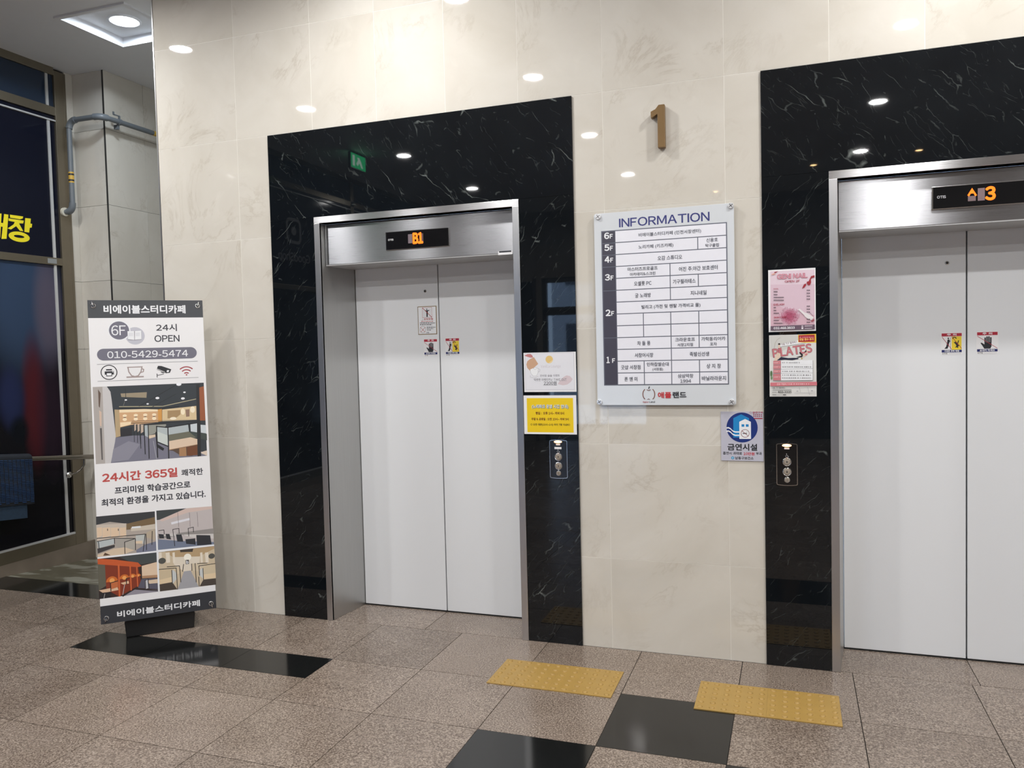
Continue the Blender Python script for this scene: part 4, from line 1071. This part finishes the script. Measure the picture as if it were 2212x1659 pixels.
LN([(445, 335), (980, 330), (1390, 240)], 0.004, 190, 182, 150); LN([(440, 350), (930, 362), (1180, 330)], 0.005, 38, 42, 46); LN([(690, 330), (1140, 70)], 0.003, 40, 44, 48); LN([(490, 340), (520, 240)], 0.002, 130, 130, 126); LN([(830, 350), (1140, 180)], 0.0025, 44, 48, 52)
for x, y, r in ((915, 228, 24), (1230, 233, 24), (1180, 58, 32), (795, 300, 15), (525, 252, 16), (1250, 157, 16)): s.disc(x, y, r, ink(244, 246, 252), 14, ry=r*0.6)
Q([(455, 612), (600, 590), (602, 690), (460, 705)], 50, 50, 56)
LN([(590, 538), (1400, 515)], 0.003, 40, 42, 46); LN([(600, 515), (1400, 498)], 0.002, 70, 72, 74)
for x, w_, h0, h1 in ((625, 26, 545, 640), (665, 30, 552, 650), (705, 38, 556, 665)): Q([(x, h0), (x+w_, h0), (x+w_, h1-20), (x+6, h1)], 196, 178, 162); LN([(x, h0), (x+6, h1+130)], 0.0025, 36, 38, 42)
Q([(750, 560), (800, 562), (806, 716), (757, 692)], 176, 186, 190); Q([(800, 562), (1020, 545), (1024, 570), (905, 660), (806, 690)], 152, 154, 146); Q([(806, 690), (890, 676), (890, 708), (812, 730)], 224, 204, 180)
Q([(905, 578), (1045, 592), (1050, 822), (920, 772)], 184, 194, 196); Q([(915, 640), (1040, 690), (1048, 815), (925, 765)], 206, 214, 210)
Q([(1045, 592), (1300, 548), (1310, 640), (1050, 682)], 180, 190, 194); Q([(1050, 682), (1310, 640), (1405, 690), (1405, 715), (1060, 760)], 112, 112, 98); Q([(1060, 760), (1325, 712), (1420, 738), (1420, 796), (1062, 868)], 226, 202, 178); LN([(1062, 868), (1420, 800)], 0.003, 168, 128, 92)
Q([(1062, 872), (1420, 805), (1450, 900), (1340, 942), (1200, 935), (1110, 880)], 96, 78, 66); Q([(1185, 850), (1270, 835), (1275, 945), (1185, 945)], 172, 132, 96); Q([(1280, 835), (1420, 810), (1425, 930), (1285, 940)], 116, 74, 50)
Q([(1322, 548), (1405, 540), (1405, 652), (1327, 640)], 206, 214, 220); Q([(1448, 558), (1513, 562), (1520, 665), (1452, 655)], 208, 216, 222); Q([(1300, 640), (1525, 670), (1528, 750), (1400, 720)], 70, 78, 76); Q([(1440, 900), (1528, 875), (1530, 940), (1465, 915)], 222, 206, 190)
Q([(1395, 60), (1438, 55), (1455, 945), (1412, 950)], 46, 48, 52); Q([(1432, 97), (1488, 82), (1507, 505), (1442, 506)], 158, 94, 64)
for p in ([(905, 575), (918, 962)], [(1045, 590), (1056, 972)], [(905, 578), (1045, 592)], [(1045, 590), (1400, 535)], [(1300, 548), (1312, 640)], [(920, 772), (1052, 826)]): LN(p, 0.0055, 34, 36, 40)
for p in ([(750, 560), (765, 920)], [(800, 562), (814, 975)], [(750, 560), (1020, 545)]): LN(p, 0.0045, 34, 36, 40)
Q([(890, 650), (905, 640), (920, 800), (1000, 850), (985, 880), (905, 830)], 44, 46, 50); LN([(865, 760), (905, 980)], 0.0028, 170, 172, 180); LN([(700, 690), (712, 850)], 0.003, 40, 42, 46)
# --- slogan
s.k = 0
s.text('24시간 365일', 240, 1265, 1160, 1205, 1152, ink(192, 82, 78), 0.042); s.text('쾌적한', 1215, 1192, 1478, 1172, 1112, DKT, 0.03)
s.text('프리미엄 학습공간으로', 392, 1415, 1322, 1335, 1330, DKT, 0.034); s.text('최적의 환경을 가지고 있습니다.', 228, 1568, 1510, 1452, 1482, DKT, 0.034)
# --- four small photographs
s.k = 0
s.crop(190, 1080, 0.19293)
Q([(90, 187), (748, 127), (768, 578), (107, 640)], 176, 166, 158)
Q([(90, 187), (748, 127), (752, 240), (430, 265), (245, 245), (92, 280)], 60, 62, 66); Q([(430, 268), (752, 190), (756, 300), (430, 335)], 122, 102, 76); Q([(480, 312), (752, 268), (754, 325), (482, 350)], 206, 196, 182); Q([(490, 300), (590, 290), (590, 312), (490, 318)], 228, 232, 236)
Q([(92, 280), (428, 262), (430, 420), (100, 460)], 204, 192, 180)
for x, w_ in ((100, 55), (160, 90), (255, 90), (355, 70)): Q([(x, 312), (x+w_, 306), (x+w_+4, 400), (x+4, 425)], 226, 200, 172)
for x in (215, 335): s.rect(x, 322, x+10, 345, ink(90, 80, 74))
Q([(102, 470), (290, 432), (296, 492), (118, 542)], 186, 194, 196); Q([(305, 428), (530, 430), (530, 470), (410, 560), (310, 520)], 166, 162, 156); Q([(410, 470), (530, 440), (530, 545), (415, 600)], 176, 172, 164); Q([(105, 545), (300, 500), (300, 530), (110, 600)], 66, 64, 66)
Q([(107, 615), (290, 545), (410, 530), (520, 562), (410, 606), (240, 626), (107, 636)], 216, 196, 172); Q([(170, 625), (190, 590), (255, 618)], 92, 70, 56)
Q([(535, 395), (645, 385), (640, 492), (535, 484)], 190, 194, 192); Q([(535, 460), (610, 455), (610, 490), (535, 488)], 222, 202, 176); Q([(650, 370), (745, 320), (750, 450), (655, 420)], 184, 170, 150); Q([(540, 560), (640, 500), (762, 462), (768, 578), (545, 600)], 122, 126, 146)
for p in ([(102, 465), (300, 428), (530, 432)], [(530, 432), (410, 472), (415, 605)], [(530, 432), (532, 560)], [(118, 470), (124, 540)], [(296, 430), (298, 490)], [(278, 415), (640, 382)], [(640, 382), (618, 575)], [(650, 380), (655, 560)], [(720, 350), (716, 500)], [(100, 430), (280, 415)]): LN(p, 0.0036, 34, 34, 38)
s.k = 0
Q([(765, 120), (1388, 70), (1410, 497), (782, 560)], 196, 188, 188)
Q([(765, 120), (1100, 93), (900, 180), (800, 222), (770, 225)], 66, 72, 74); Q([(800, 225), (1100, 95), (1388, 70), (1389, 100), (1120, 140), (830, 240)], 214, 192, 184); Q([(930, 250), (1140, 200), (1140, 225), (935, 275)], 226, 226, 234)
Q([(782, 400), (1405, 318), (1408, 385), (1060, 395), (784, 440)], 148, 144, 142); Q([(784, 440), (1060, 460), (1410, 470), (1410, 497), (782, 560)], 118, 128, 150); Q([(1060, 388), (1405, 378), (1408, 432), (1180, 422)], 212, 208, 206); Q([(800, 392), (960, 372), (1060, 390), (1060, 410), (810, 402)], 206, 202, 200)
for x in (1005, 1135, 1222): LN([(x, 120+RND.uniform(0, 30)), (x+10, 300)], 0.002, 120, 112, 112)
for q in ([(1212, 392), (1368, 395), (1385, 497), (1222, 508)], [(985, 385), (1048, 386), (1068, 468), (1000, 466)], [(868, 380), (912, 380), (932, 442), (880, 436)], [(788, 380), (848, 386), (852, 432), (800, 428)], [(1090, 440), (1200, 430), (1205, 500), (1100, 490)]): Q(q, 50, 52, 58)
for p in ([(1122, 318), (1180, 304), (1182, 360)], [(1122, 318), (1130, 405)], [(950, 330), (1018, 318), (1022, 372)], [(950, 330), (958, 400)], [(790, 345), (850, 335), (854, 385)], [(960, 400), (972, 515)], [(1195, 430), (1200, 500)]): LN(p, 0.0034, 36, 36, 40)
s.k = 0
Q([(107, 660), (772, 583), (785, 1025), (125, 1110)], 58, 44, 42)
Q([(350, 640), (772, 583), (775, 692), (600, 722), (470, 690)], 70, 76, 78); Q([(108, 680), (190, 690), (205, 960), (122, 1012)], 98, 96, 84)
Q([(190, 715), (560, 745), (600, 940), (350, 1082), (205, 1000)], 132, 56, 36); Q([(107, 656), (300, 668), (560, 700), (602, 742), (560, 752), (110, 720)], 198, 92, 50)
for x, y, r in ((270, 915, 66), (408, 882, 54), (500, 862, 40), (562, 852, 30)): s.disc(x, y, r, ink(206, 110, 48), 20, a0=0, a1=180); s.disc(x, y-r*0.2, r*0.45, ink(240, 168, 96), 14)
for x0, x1, y0, y1 in ((333, 352, 722, 1080), (465, 480, 742, 1012), (540, 552, 752, 972)): Q([(x0, y0), (x1, y0), (x1+12, y1), (x0+12, y1)], 206, 102, 58)
Q([(602, 738), (778, 692), (781, 862), (606, 872)], 226, 200, 174); Q([(606, 850), (781, 838), (781, 868), (606, 878)], 180, 140, 108); Q([(600, 885), (785, 872), (786, 1000), (560, 985)], 92, 90, 106); Q([(640, 905), (780, 885), (784, 930), (690, 938)], 222, 200, 176); Q([(635, 910), (672, 890), (682, 985), (640, 1000)], 200, 200, 206)
Q([(122, 1012), (330, 972), (342, 1008), (170, 1042)], 224, 190, 160); Q([(255, 930), (335, 905), (338, 975), (258, 1000)], 196, 110, 66); Q([(365, 930), (455, 905), (460, 935), (395, 948)], 226, 190, 156); Q([(135, 1042), (255, 1028), (255, 1092), (130, 1108)], 42, 40, 44); Q([(400, 1075), (530, 1000), (786, 1010), (786, 1026), (540, 1056)], 150, 146, 158)
for p in ([(250, 930), (335, 905)], [(252, 930), (258, 1020)], [(640, 900), (645, 1000)], [(672, 885), (682, 990)], [(390, 1080), (520, 998), (785, 1018)], [(430, 880), (432, 945)], [(430, 880), (465, 870)]): LN(p, 0.0042, 38, 34, 38)
LN([(410, 950), (390, 1060)], 0.003, 190, 186, 186); LN([(190, 1050), (178, 1100)], 0.0025, 190, 186, 186)
s.k = 0
Q([(790, 577), (1413, 515), (1435, 948), (805, 1025)], 206, 190, 164)
Q([(850, 572), (1413, 515), (1414, 545), (1230, 640), (950, 640)], 184, 158, 122); Q([(1030, 560), (1180, 545), (1170, 580), (1035, 585)], 70, 64, 58); Q([(955, 640), (1255, 632), (1250, 705), (1150, 790), (1075, 800), (960, 720)], 226, 216, 200); s.disc(1115, 640, 42, ink(248, 244, 232), 18)
for x, w_ in ((790, 34), (870, 44), (945, 26), (1255, 26), (1310, 36)): Q([(x, 590), (x+w_, 585), (x+w_+6, 700), (x+8, 705)], 232, 222, 206)
s.disc(830, 682, 42, ink(84, 84, 80), 18, ry=34); s.disc(1385, 628, 36, ink(84, 84, 80), 18, ry=30)
Q([(1005, 1000), (1075, 800), (1150, 790), (1242, 972)], 166, 166, 172); Q([(1093, 672), (1130, 668), (1132, 715), (1095, 720)], 88, 86, 84); s.text('b', 1103, 712, 1124, 710, 680, WHT, 0.05)
Q([(795, 775), (985, 762), (990, 840), (935, 945), (800, 930)], 206, 188, 158); Q([(800, 895), (938, 862), (942, 918), (802, 945)], 226, 204, 170); Q([(800, 945), (945, 920), (1000, 1000), (806, 1024)], 74, 66, 60); Q([(940, 790), (990, 765), (998, 880), (948, 940)], 200, 204, 204); Q([(945, 770), (1025, 742), (1030, 822), (1000, 830)], 214, 198, 172)
Q([(1245, 738), (1425, 712), (1432, 880), (1292, 890), (1248, 850)], 210, 194, 166); Q([(1288, 835), (1430, 815), (1432, 870), (1292, 885)], 228, 206, 172); Q([(1292, 892), (1432, 876), (1435, 948), (1250, 968)], 76, 68, 62); Q([(1245, 745), (1288, 770), (1292, 885), (1248, 842)], 204, 208, 208); Q([(1160, 712), (1335, 705), (1240, 800), (1165, 790)], 212, 198, 174)
for p in ([(795, 778), (988, 762)], [(938, 785), (946, 940)], [(988, 762), (1003, 1000)], [(885, 748), (1025, 738)], [(1025, 738), (1040, 920)], [(1245, 738), (1425, 712)], [(1288, 765), (1294, 890)], [(1242, 738), (1250, 845)], [(1240, 860), (1245, 965)], [(1200, 710), (1212, 920)], [(1335, 705), (1225, 712)], [(1070, 720), (1060, 800)], [(1160, 715), (1165, 790)]): LN(p, 0.0036, 34, 34, 36)
WL_ = ink(238, 240, 244); s.k = 120
s.poly([(748, 126), (765, 121), (805, 1024), (785, 1026)], WL_); s.poly([(105, 640), (1412, 497), (1413, 515), (107, 660)], WL_)
zb = (s.at(130, 1190)[1]+s.at(1440, 1018)[1])/2; s.rect(-BW/2, 0, BW/2, zb, ink(54, 56, 62), True)
s.text('비에이블스터디카페', 330, 1305, 1253, 1195, 1236, WHT, 0.035)
s.done()
# hardware: grommets, hooks, mast, arms, base
cor = [(-BW/2+0.028, BH-0.032), (BW/2-0.028, BH-0.032), (-BW/2+0.028, 0.03), (BW/2-0.028, 0.03)]
for x, z in cor:
    b = MB(); n = 20; R0_, r0_ = 0.011, 0.0032
    vs = []; fs = []
    for i in range(n):
        A = 2*math.pi*i/n
        for j in range(8):
            B = 2*math.pi*j/8; vs.append((x+(R0_+r0_*math.cos(B))*math.cos(A), -0.0012+r0_*math.sin(B), z+(R0_+r0_*math.cos(B))*math.sin(A)))
    for i in range(n):
        for j in range(8): fs.append((i*8+j, ((i+1) % n)*8+j, ((i+1) % n)*8+(j+1) % 8, i*8+(j+1) % 8))
    b.raw(vs, fs, M_CHROME, True); b.build('grommet', t)
    b = MB(); sgn = 1 if z > 1 else -1; sx = 1 if x > 0 else -1
    b.tube([(x, -0.008, z-sgn*0.004), (x+sx*0.003, -0.010, z+sgn*0.008), (x+sx*0.006, -0.006, z+sgn*0.020), (x+sx*0.008, 0.008, z+sgn*0.026)], 0.0032, 8, M_CHROME); b.build('hook', t)
hub = Vector((0, 0.055, 0.62))
for x, z in cor:
    b = MB(); b.tube([hub+Vector((x*0.06, 0, (z-hub.z)*0.06)), (x*0.5, 0.04, hub.z+(z-hub.z)*0.5), (x*1.03, 0.012, z+(0.018 if z > 1 else -0.018))], 0.005, 8, M_BLKM); b.build('arm', t)
b = MB(); b.lathe([(0.03, -0.02), (0.034, 0), (0.03, 0.02)], 16, M_BLKM, Matrix.Translation(hub)); b.build('hub', t)
b = MB(); b.tube([hub, (0, 0.09, 0.30), (0, 0.13, 0.02)], 0.014, 10, M_BLKM); b.build('mast', t)
b = MB(); D0 = 0.030
prof = [(-0.178, -0.105), (0.178, -0.105), (0.185, -0.02), (0.172, 0.018), (0.13, 0.032), (-0.13, 0.032), (-0.172, 0.018), (-0.185, -0.02)]
Rt = s.M.to_3x3().transposed()
def toloc(v): return Rt @ (Vector(v)-BO)
fs_ = []
base = BO+bn*-D0; base.z = 0
vs = []
for d, inset in ((0.0, 0.0), (0.03, -0.006), (0.25, -0.006), (0.28, 0.0)):
    for px_, pz_ in prof:
        p = base+br_*(px_*(1+inset))-bn*d; p.z = max(0.0005, pz_+0.1055); vs.append(toloc(p))
n = len(prof)
b.raw(vs, [list(range(n))]+[list(range(4*n-1, 3*n-1, -1))]+[(k*n+i, (k+1)*n+i, (k+1)*n+(i+1) % n, k*n+(i+1) % n) for k in range(3) for i in range(n)], M_BLKM)
b.build('base', t, 0.006)

# ================================================================== TACTILE PAVING
M_TACT = plain('worn yellow tactile tile', (0.37, 0.232, 0.062), 0.42, var=0.10, scale=16)
me_s = MB(); e = 0.1488; me_s.box(-e, e, -e, e, 0.0, 0.004, M_TACT); me_s = me_s.mesh('tactile_tile')
me_d = MB()
for i in range(6):
    for j in range(6):
        me_d.lathe([(0.0125, 0.004), (0.0115, 0.0065), (0.0085, 0.0085), (0.0035, 0.0095)], 12, M_TACT, Matrix.Translation((-0.125+0.05*i, -0.125+0.05*j, 0)))
me_d = me_d.mesh('raised_domes')
for x, y, lb in ((1.019, -0.441, 'yellow domed tactile tile nearest the left elevator, left of its pair'), (1.317, -0.441, 'yellow domed tactile tile, right of the pair by the cream wall'),
                 (1.979, -0.446, 'yellow domed tactile tile overlapping the black floor tile'), (2.277, -0.446, 'yellow domed tactile tile nearest the right elevator, rightmost of the four')):
    o = link(bpy.data.objects.new('tactile_tile', me_s)); o.location = (x, y, 0.0002); tag(o, lb, 'tactile tile', 'yellow tactile tiles on the floor')
    d = link(bpy.data.objects.new('raised_domes', me_d), o); d['kind'] = 'stuff'

# ================================================================== PIPE, HANDRAIL, MAT
def on_x(px, py, X):
    d = ray(px, py); return CAM+d*((X-CAM.x)/d.x)
t = empty('drain_pipe', (-3.118, 0.86, 2.7)); tag(t, 'grey plastic pipe running up the corner and round the pilaster', 'pipe')
O = t.location.copy()
pz = 3.452; vx, vy = -3.118, 0.860; py_ = 0.866; px_ = PX+0.095
def pt(name, path, r, mat=M_PIPE, n=14):
    b = MB(); b.tube([Vector(p)-O for p in path], r, n, mat); return b.build(name, t)
def arc(a, c, d, k=6):
    """rounded corner from a through corner c to d"""
    a, c, d = Vector(a), Vector(c), Vector(d); return [a*(1-u)**2+c*2*u*(1-u)+d*u*u for u in [i/k for i in range(k+1)]]
pt('riser', [(vx, vy, 2.78), (vx, vy, pz-0.05)], 0.020)
pt('upper_run', [(vx+0.05, py_, pz), (px_-0.05, py_, pz)], 0.020)
pt('long_run', [(px_, py_+0.05, pz), (px_, 3.35, pz)], 0.020)
pt('elbow', arc((vx, vy, pz-0.065), (vx, vy+0.01, pz), (vx+0.065, py_, pz)), 0.0255)
pt('elbow', arc((px_-0.065, py_, pz), (px_, py_, pz), (px_, py_+0.065, pz)), 0.0255)
pt('elbow', arc((vx, vy, 2.81), (vx, vy, 2.745), (vx-0.045, vy-0.006, 2.742)), 0.0255)
pt('stub', [(vx-0.04, vy-0.005, 2.742), (XL+0.004, vy-0.010, 2.742)], 0.019)
b = MB(); b.lathe([(0.034, 0), (0.034, 0.018)], 20, ink(214, 210, 196), Matrix.Translation(Vector((XL, vy-0.010, 2.742))-O) @ Matrix.Rotation(math.pi/2, 4, 'Y')); b.build('wall_flange', t)
YT = ink(208, 168, 70)
b = MB(); b.lathe([(0.0206, 0), (0.0206, 0.085)], 14, YT, Matrix.Translation(Vector((vx, vy, 2.965))-O)); yl = b.build('yellow_label', t)
for k in (0.012, 0.058):
    b = MB(); b.lathe([(0.0209, k), (0.0209, k+0.014)], 14, INK, Matrix.Translation(Vector((vx, vy, 2.965))-O)); b.build('label_mark', yl)
q = on_x(258, 265, px_); b = MB(); b.lathe([(0.0245, -0.012), (0.0245, 0.012)], 16, M_PIPE, Matrix.Translation(Vector((px_, q.y, pz))-O) @ Matrix.Rotation(math.pi/2, 4, 'X')); cp = b.build('clamp', t)
b = MB(); b.box(-0.05, -0.01, -0.01, 0.01, -0.055, -0.020, M_PIPE); b.box(-0.004, 0.004, -0.008, 0.008, 0.02, 0.05, M_PIPE); b.box(-0.004, 0.004, -0.055, -0.004, 0.042, 0.05, M_PIPE); b.box(-0.004, 0.004, -0.062, -0.05, 0.042, 0.068, M_PIPE)
cb = b.build('clamp_bolt', t); cb.location = Vector((px_, q.y, pz))-O
q = on_x(330, 285, px_); b = MB(); b.lathe([(0.0206, 0), (0.0206, 0.085)], 14, YT, Matrix.Translation(Vector((px_, q.y+0.085, pz))-O) @ Matrix.Rotation(math.pi/2, 4, 'X')); b.build('yellow_label', t)

RX = -3.115
M_RAIL = make_steel('worn steel rail', (0.36, 0.335, 0.30), 0.22, 0.0)
p0, p1 = on_x(60, 991, RX), on_x(200, 986.5, RX)
d = (p1-p0); pa = p0-d*1.6; pb = p0+d*2.2
t = empty('handrail', (RX, p0.y, 0)); O = t.location.copy(); tag(t, 'round steel handrail running down along the glazed shop front', 'handrail')
b = MB(); b.tube([pa-O, pb-O], 0.019, 14, M_RAIL); b.build('rail', t)
k0 = on_x(182, 990, RX)
b = MB(); b.tube([k0-O, k0+Vector((0, -0.004, -0.05))-O, k0+Vector((-0.012, -0.02, -0.085))-O, k0+Vector((-0.045, -0.045, -0.115))-O, (XL-O.x+0.004, k0.y-0.075-O.y, k0.z-0.125)], 0.0085, 10, M_RAIL); b.build('bracket', t)
b = MB(); b.lathe([(0.026, 0), (0.024, 0.010), (0.012, 0.016)], 18, M_CHROME, Matrix.Translation((XL-O.x, k0.y-0.075-O.y, k0.z-0.125)) @ Matrix.Rotation(math.pi/2, 4, 'Y')); b.build('wall_flange', t)
ka = p0-d*1.3
b = MB(); b.tube([ka-O, ka+Vector((0, 0, -0.05))-O, ka+Vector((-0.03, 0, -0.11))-O, (XL-O.x+0.004, ka.y-O.y, ka.z-0.13)], 0.0085, 10, M_RAIL); b.build('bracket', t)

# woven mat hung over the rail
M_MAT = plain('black mat backing', (0.010, 0.014, 0.022), 0.7); M_MATB = plain('blue woven cord', (0.020, 0.062, 0.17), 0.6, var=0.25, scale=40); M_MATD = plain('dull blue weave', (0.018, 0.040, 0.075), 0.7, var=0.3, scale=60)
ye = on_x(62, 990, RX).y; y0 = ye-0.66
def rz(y): return p0.z+(y-p0.y)*(d.z/d.y)
t = empty('woven_mat', (RX, ye-0.3, 0)); O = t.location.copy(); tag(t, 'blue and black woven mat hung over the handrail', 'mat')
def mat_sheet(ya, yb, drop_f, drop_b, mat, nm, off):
    prof = [(0.021+off, -drop_f), (0.023+off, -drop_f*0.5), (0.021+off, -0.02)]+[((0.021+off)*math.cos(a), 0.003+(0.021+off)*math.sin(a)) for a in [math.pi*i/8 for i in range(9)]]+[(-0.021-off, -drop_b)]
    vs = []; n = len(prof)
    for k in range(2):
        y = (ya, yb)[k]
        for th_ in (0.0, 0.006):
            for x, z in prof:
                f = 1+(th_/0.03 if True else 0)
                vs.append((x*f, y-O.y, rz(y)+z+(th_ if z > 0 else 0)))
    fs = []
    A, A2, B, B2 = 0, n, 2*n, 3*n
    for i in range(n-1):
        fs += [(A2+i, B2+i, B2+i+1, A2+i+1), (A+i, A+i+1, B+i+1, B+i), (A+i, A2+i, A2+i+1, A+i+1), (B+i, B+i+1, B2+i+1, B2+i)]
    fs += [(A, B, B2, A2), (A+n-1, A2+n-1, B2+n-1, B+n-1)]
    b = MB(); b.raw(vs, fs, mat, False); return b.build(nm, t)
zf = on_x(30, 1092, RX+0.03); dropf = rz(zf.y)-zf.z; zb_ = on_x(20, 1122, RX); dropb = rz(zb_.y)-zb_.z
mat_sheet(y0, ye-0.055, dropb, 0.2, M_MATD, 'under_layer', 0.001)
mat_sheet(y0, ye, dropf, 0.25, M_MAT, 'upper_layer', 0.009)
b = MB(); nc = 20; cwid = (ye-y0)/nc
for c in range(nc):
    yc = ye-cwid*(c+0.5)
    rows = int((dropf-0.01-0.012*(c % 2))/0.0115)
    for r in range(rows):
        z = rz(yc)-0.006-0.0115*r; x = 0.0385+0.0022*math.sin(r*0.9+c)+ (0.002 if r > rows/2 else 0)
        h = 0.0030; w_ = cwid*0.40; sl = 0.003
        b.raw([(x-0.006, yc-w_-O.y, z-h), (x-0.006, yc+w_-O.y, z-h-sl), (x+0.003, yc-w_*0.8-O.y, z-h*0.6), (x+0.003, yc+w_*0.8-O.y, z-h*0.6-sl),
               (x-0.006, yc-w_-O.y, z+h), (x-0.006, yc+w_-O.y, z+h-sl), (x+0.003, yc-w_*0.8-O.y, z+h*0.6), (x+0.003, yc+w_*0.8-O.y, z+h*0.6-sl)],
              [(0, 2, 3, 1), (2, 6, 7, 3), (4, 5, 7, 6), (0, 4, 6, 2), (1, 3, 7, 5)], M_MATB)
o = b.build('blue_cord_loops', t); o['kind'] = 'stuff'

# ================================================================== WRITING ON THE GLASS, REFLECTED THINGS
s = Sheet((XL-0.018, 0, 0), (0, 1, 0), (0, 0, 1)); s.off = 0.0005
s.root('lettering_anchor'); s.crop(0, 400, 0.18083)
anchor = s.o; anchor.name = 'shop_lettering'; tag(anchor, 'bold yellow Korean lettering on the dark upper shop pane', 'lettering')
YL = ink(238, 222, 40)
for q in ([(118, 352), (276, 374), (272, 398), (238, 408), (120, 388)],
          [(102, 396), (286, 424), (276, 458), (226, 456), (278, 550), (238, 546), (192, 490), (130, 530), (90, 516), (160, 470), (176, 440), (103, 426)],
          [(300, 392), (368, 400), (362, 458), (384, 462), (378, 506), (355, 508), (348, 566), (290, 558)],
          [(48, 344), (100, 352), (78, 640), (16, 642)], [(-45, 335), (18, 340), (2, 628), (-52, 618)], [(6, 448), (50, 455), (48, 500), (4, 494)]):
    s.poly(q, YL)
s.disc(230, 617, 124, YL, 30, ry=61); s.disc(228, 613, 62, M_NAVY, 24, ry=17)
s.done('letter_strokes')
# shop signs seen only as faint mirror images
M_GSIGN = plain('pale sign lettering', (0.16, 0.165, 0.18), 0.4)
def back_text(body, O_, r, u, w_, h_, lab):
    q = Sheet(O_, r, u); o = q.root('shop_lettering'); q.text(body, 0, 0, w_, 0, h_, M_GSIGN, 0.02, loc=True)
    q.line([(w_*0.5+x, h_*2.9+z) for x, z in rrect(0.26, 0.26, 0.06, 5, -0.13, -0.13)], 0.035, M_GSIGN, True, True); q.disc(w_*0.5, h_*2.9, 0.05, M_GSIGN, loc=True); q.done('shop_emblem'); tag(o, lab, 'lettering', 'mirrored shop lettering')
back_text('GoodShop', (-1.36, YB+0.012, 3.28), (-1, 0, 0), (0, 0, 1), 0.58, 0.14, 'pale shop lettering faintly mirrored right of the left elevator frame')
back_text('GoodShop', (XL+0.004, -4.30, 2.62), (0, 1, 0), (0, 0, 1), 0.62, 0.13, 'pale shop lettering faintly mirrored left of the left elevator frame')
t = empty('exit_sign', (-2.457, -4.20, 3.755)); tag(t, 'small green exit sign mirrored in the marble above the left elevator', 'sign')
b = MB(); b.box(-0.015, 0.015, -0.17, 0.17, -0.09, 0.09, M_BLKM); b.build('case', t)
M_EXIT = emit('green lit sign face', (0.03, 0.55, 0.20), 5.0); M_EXW = emit('white lit pictogram', (0.75, 1.0, 0.85), 4.0)
for sx in (-1, 1):
    b = MB(); b.box(min(sx*0.015, sx*0.018), max(sx*0.015, sx*0.018), -0.16, 0.16, -0.08, 0.08, M_EXIT); f_ = b.build('lit_face', t)
    b = MB(); x = sx*0.0185
    for q in ([(-0.10, -0.06), (-0.06, -0.06), (-0.02, -0.01), (0.02, -0.05), (0.05, -0.03), (0.01, 0.02), (0.03, 0.045), (-0.02, 0.05), (-0.06, 0.01)], [(0.08, -0.06), (0.13, -0.06), (0.13, 0.06), (0.08, 0.06)]): b.poly([(x, y, z) for y, z in q], M_EXW)
    b.build('pictogram', f_)
b = MB(); b.tube([(0, 0, 0.09), (0, 0, CEIL-3.755)], 0.008, 8, M_BLKM); b.build('hanger', t)
# the block of flats across the street, seen through the entrance in the reflections
t = empty('apartment_building', (-1.2, -20, 0)); tag(t, 'pale block of flats mirrored in the marble right of the left elevator', 'building')
M_FAC = plain('pale facade', (0.42, 0.45, 0.50), 0.8)
b = MB(); b.box(-3.6, 9, -5, 0, -0.2, 16, M_FAC); b.build('facade', t)
wm = MB(); wm.box(-0.55, 0.55, -0.02, 0.02, -0.7, 0.7, plain('dark window', (0.05, 0.06, 0.08), 0.1)); wm = wm.mesh('window')
for i in range(5):
    for j in range(5):
        o = link(bpy.data.objects.new('window', wm), t); o.location = (-2.6+i*2.0, 0.015, 1.6+j*2.6)
